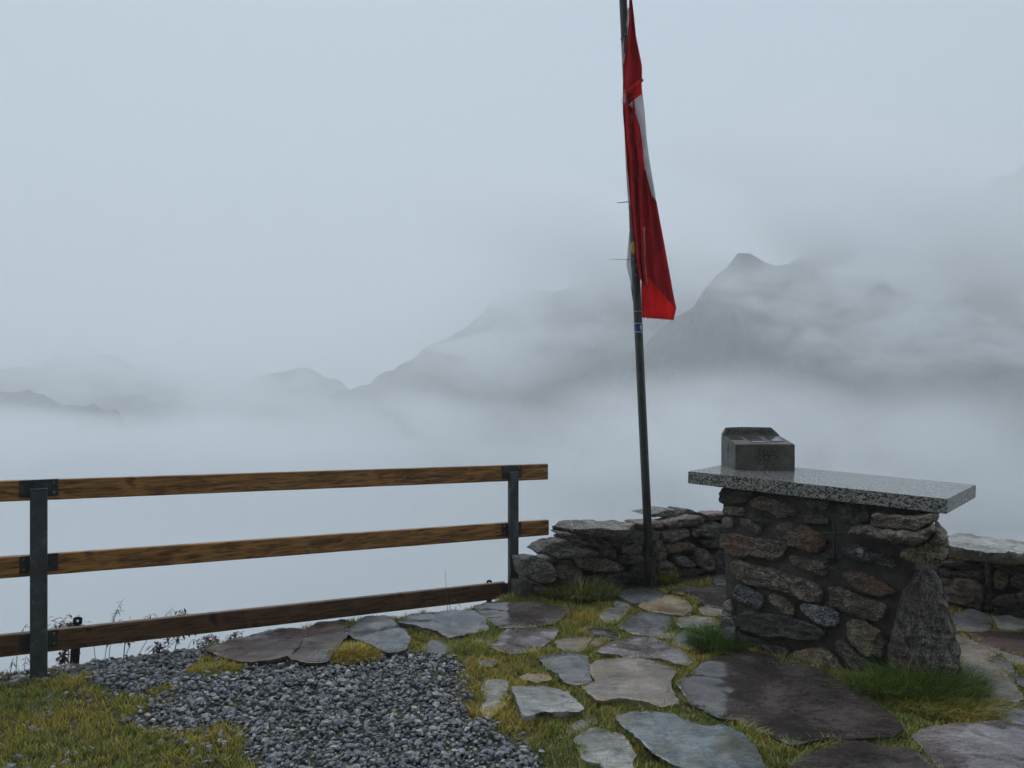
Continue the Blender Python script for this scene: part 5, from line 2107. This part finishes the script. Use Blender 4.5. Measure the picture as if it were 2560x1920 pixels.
def grass_stalk(label, d, foot, bend, tip, seeds=9, mat=None, name='grass_stalk', thick=0.0022):
    p0, p1, p2 = at(*foot, d), at(*bend, d), at(*tip, d)
    o = empty(name, p0)
    path = []
    for k in range(13):
        t = k / 12
        path.append((p0 * (1 - t) ** 2 + p1 * 2 * t * (1 - t) + p2 * t * t) - p0)
    bm = bmesh.new()
    tube(bm, path, [thick * (1 - 0.6 * k / 12) for k in range(13)], 5)
    bm_obj('stalk', bm, mat or MAT_STEM, o)
    if seeds:
        bm = bmesh.new()
        for k in range(seeds):
            t = 0.55 + 0.45 * k / seeds
            i = min(11, int(t * 12))
            p = path[i]
            dd = Vector((rng.uniform(-0.6, 0.9), rng.uniform(-0.3, 0.3), rng.uniform(-1.0, 0.2))).normalized()
            leaf(bm, p, dd, rng.uniform(0.025, 0.05), 0.006)
        bm_obj('seed_head', bm, mat or MAT_STEM, o)
    tag(o, label, 'grass stalk', 'single grass stalks')
    return o


for args in [
    ('tallest nodding grass stalk rising above the lowest rail', 4.6, (262, 1650), (275, 1540), (310, 1496), 10),
    ('grass stalk with drooping seed head beside the tallest stalk', 4.6, (272, 1650), (285, 1500), (303, 1530), 9),
    ('thin grass stalk leaning towards the perforated stake', 4.5, (240, 1655), (225, 1570), (250, 1560), 5),
    ('slanting grass stalk with hanging spikelets over the lowest rail', 4.75, (315, 1640), (350, 1530), (390, 1535), 9),
    ('long slanting grass stalk ending at the large red plant', 4.75, (345, 1640), (400, 1540), (436, 1518), 9),
    ('grass stalk below the rail close to the gravel lip', 4.7, (410, 1632), (440, 1595), (450, 1600), 4),
    ('grass stalk curling beside the dark flagstone', 4.8, (470, 1625), (480, 1580), (500, 1612), 5),
    ('green shoot beside the galvanised post', 4.25, (60, 1690), (62, 1650), (66, 1640), 8),
    ('low green shoot left of the galvanised post', 4.25, (25, 1690), (28, 1655), (35, 1645), 8),
    ('thin stalk between galvanised post and the picture edge', 4.3, (40, 1680), (45, 1570), (70, 1560), 6),
    ('bare straw stalk standing before the lowest rail', 5.0, (1120, 1535), (1116, 1480), (1113, 1424), 0, MAT_STRAW),
    ('bent straw stalk crossing the lowest rail', 5.0, (1125, 1530), (1120, 1470), (1155, 1520), 4, MAT_STRAW),
    ('straw stalk leaning in front of the low wall', 5.55, (1480, 1455), (1490, 1420), (1504, 1370), 3, MAT_STRAW),
    ('pale straw blade slanting in the tuft before the low wall', 5.35, (1494, 1486), (1480, 1470), (1467, 1452), 0, MAT_STRAW, 'grass_stalk', 0.004),
    ('arching straw stalk next to the flagpole sleeve', 5.75, (1640, 1418), (1680, 1352), (1728, 1358), 2, MAT_STRAW),
    ('thin straw against the flagpole sleeve', 5.70, (1628, 1465), (1632, 1410), (1630, 1400), 0, MAT_STRAW),
    ('green blade climbing the flagpole above its sleeve', 5.70, (1617, 1400), (1620, 1360), (1631, 1338), 0, MAT_STEM),
    ('pale seed stalk standing beside the leaning stone', 4.25, (2376, 1600), (2381, 1540), (2389, 1495), 6, MAT_STRAW),
    ('short dry stalk on the flagstone behind the pedestal', 5.5, (1810, 1460), (1808, 1450), (1806, 1440), 2, MAT_STRAW),
    ('dry curved stalk in front of the pedestal weeds', 4.3, (1830, 1648), (1838, 1600), (1831, 1580), 0, MAT_STRAW),
]:
    grass_stalk(*args)
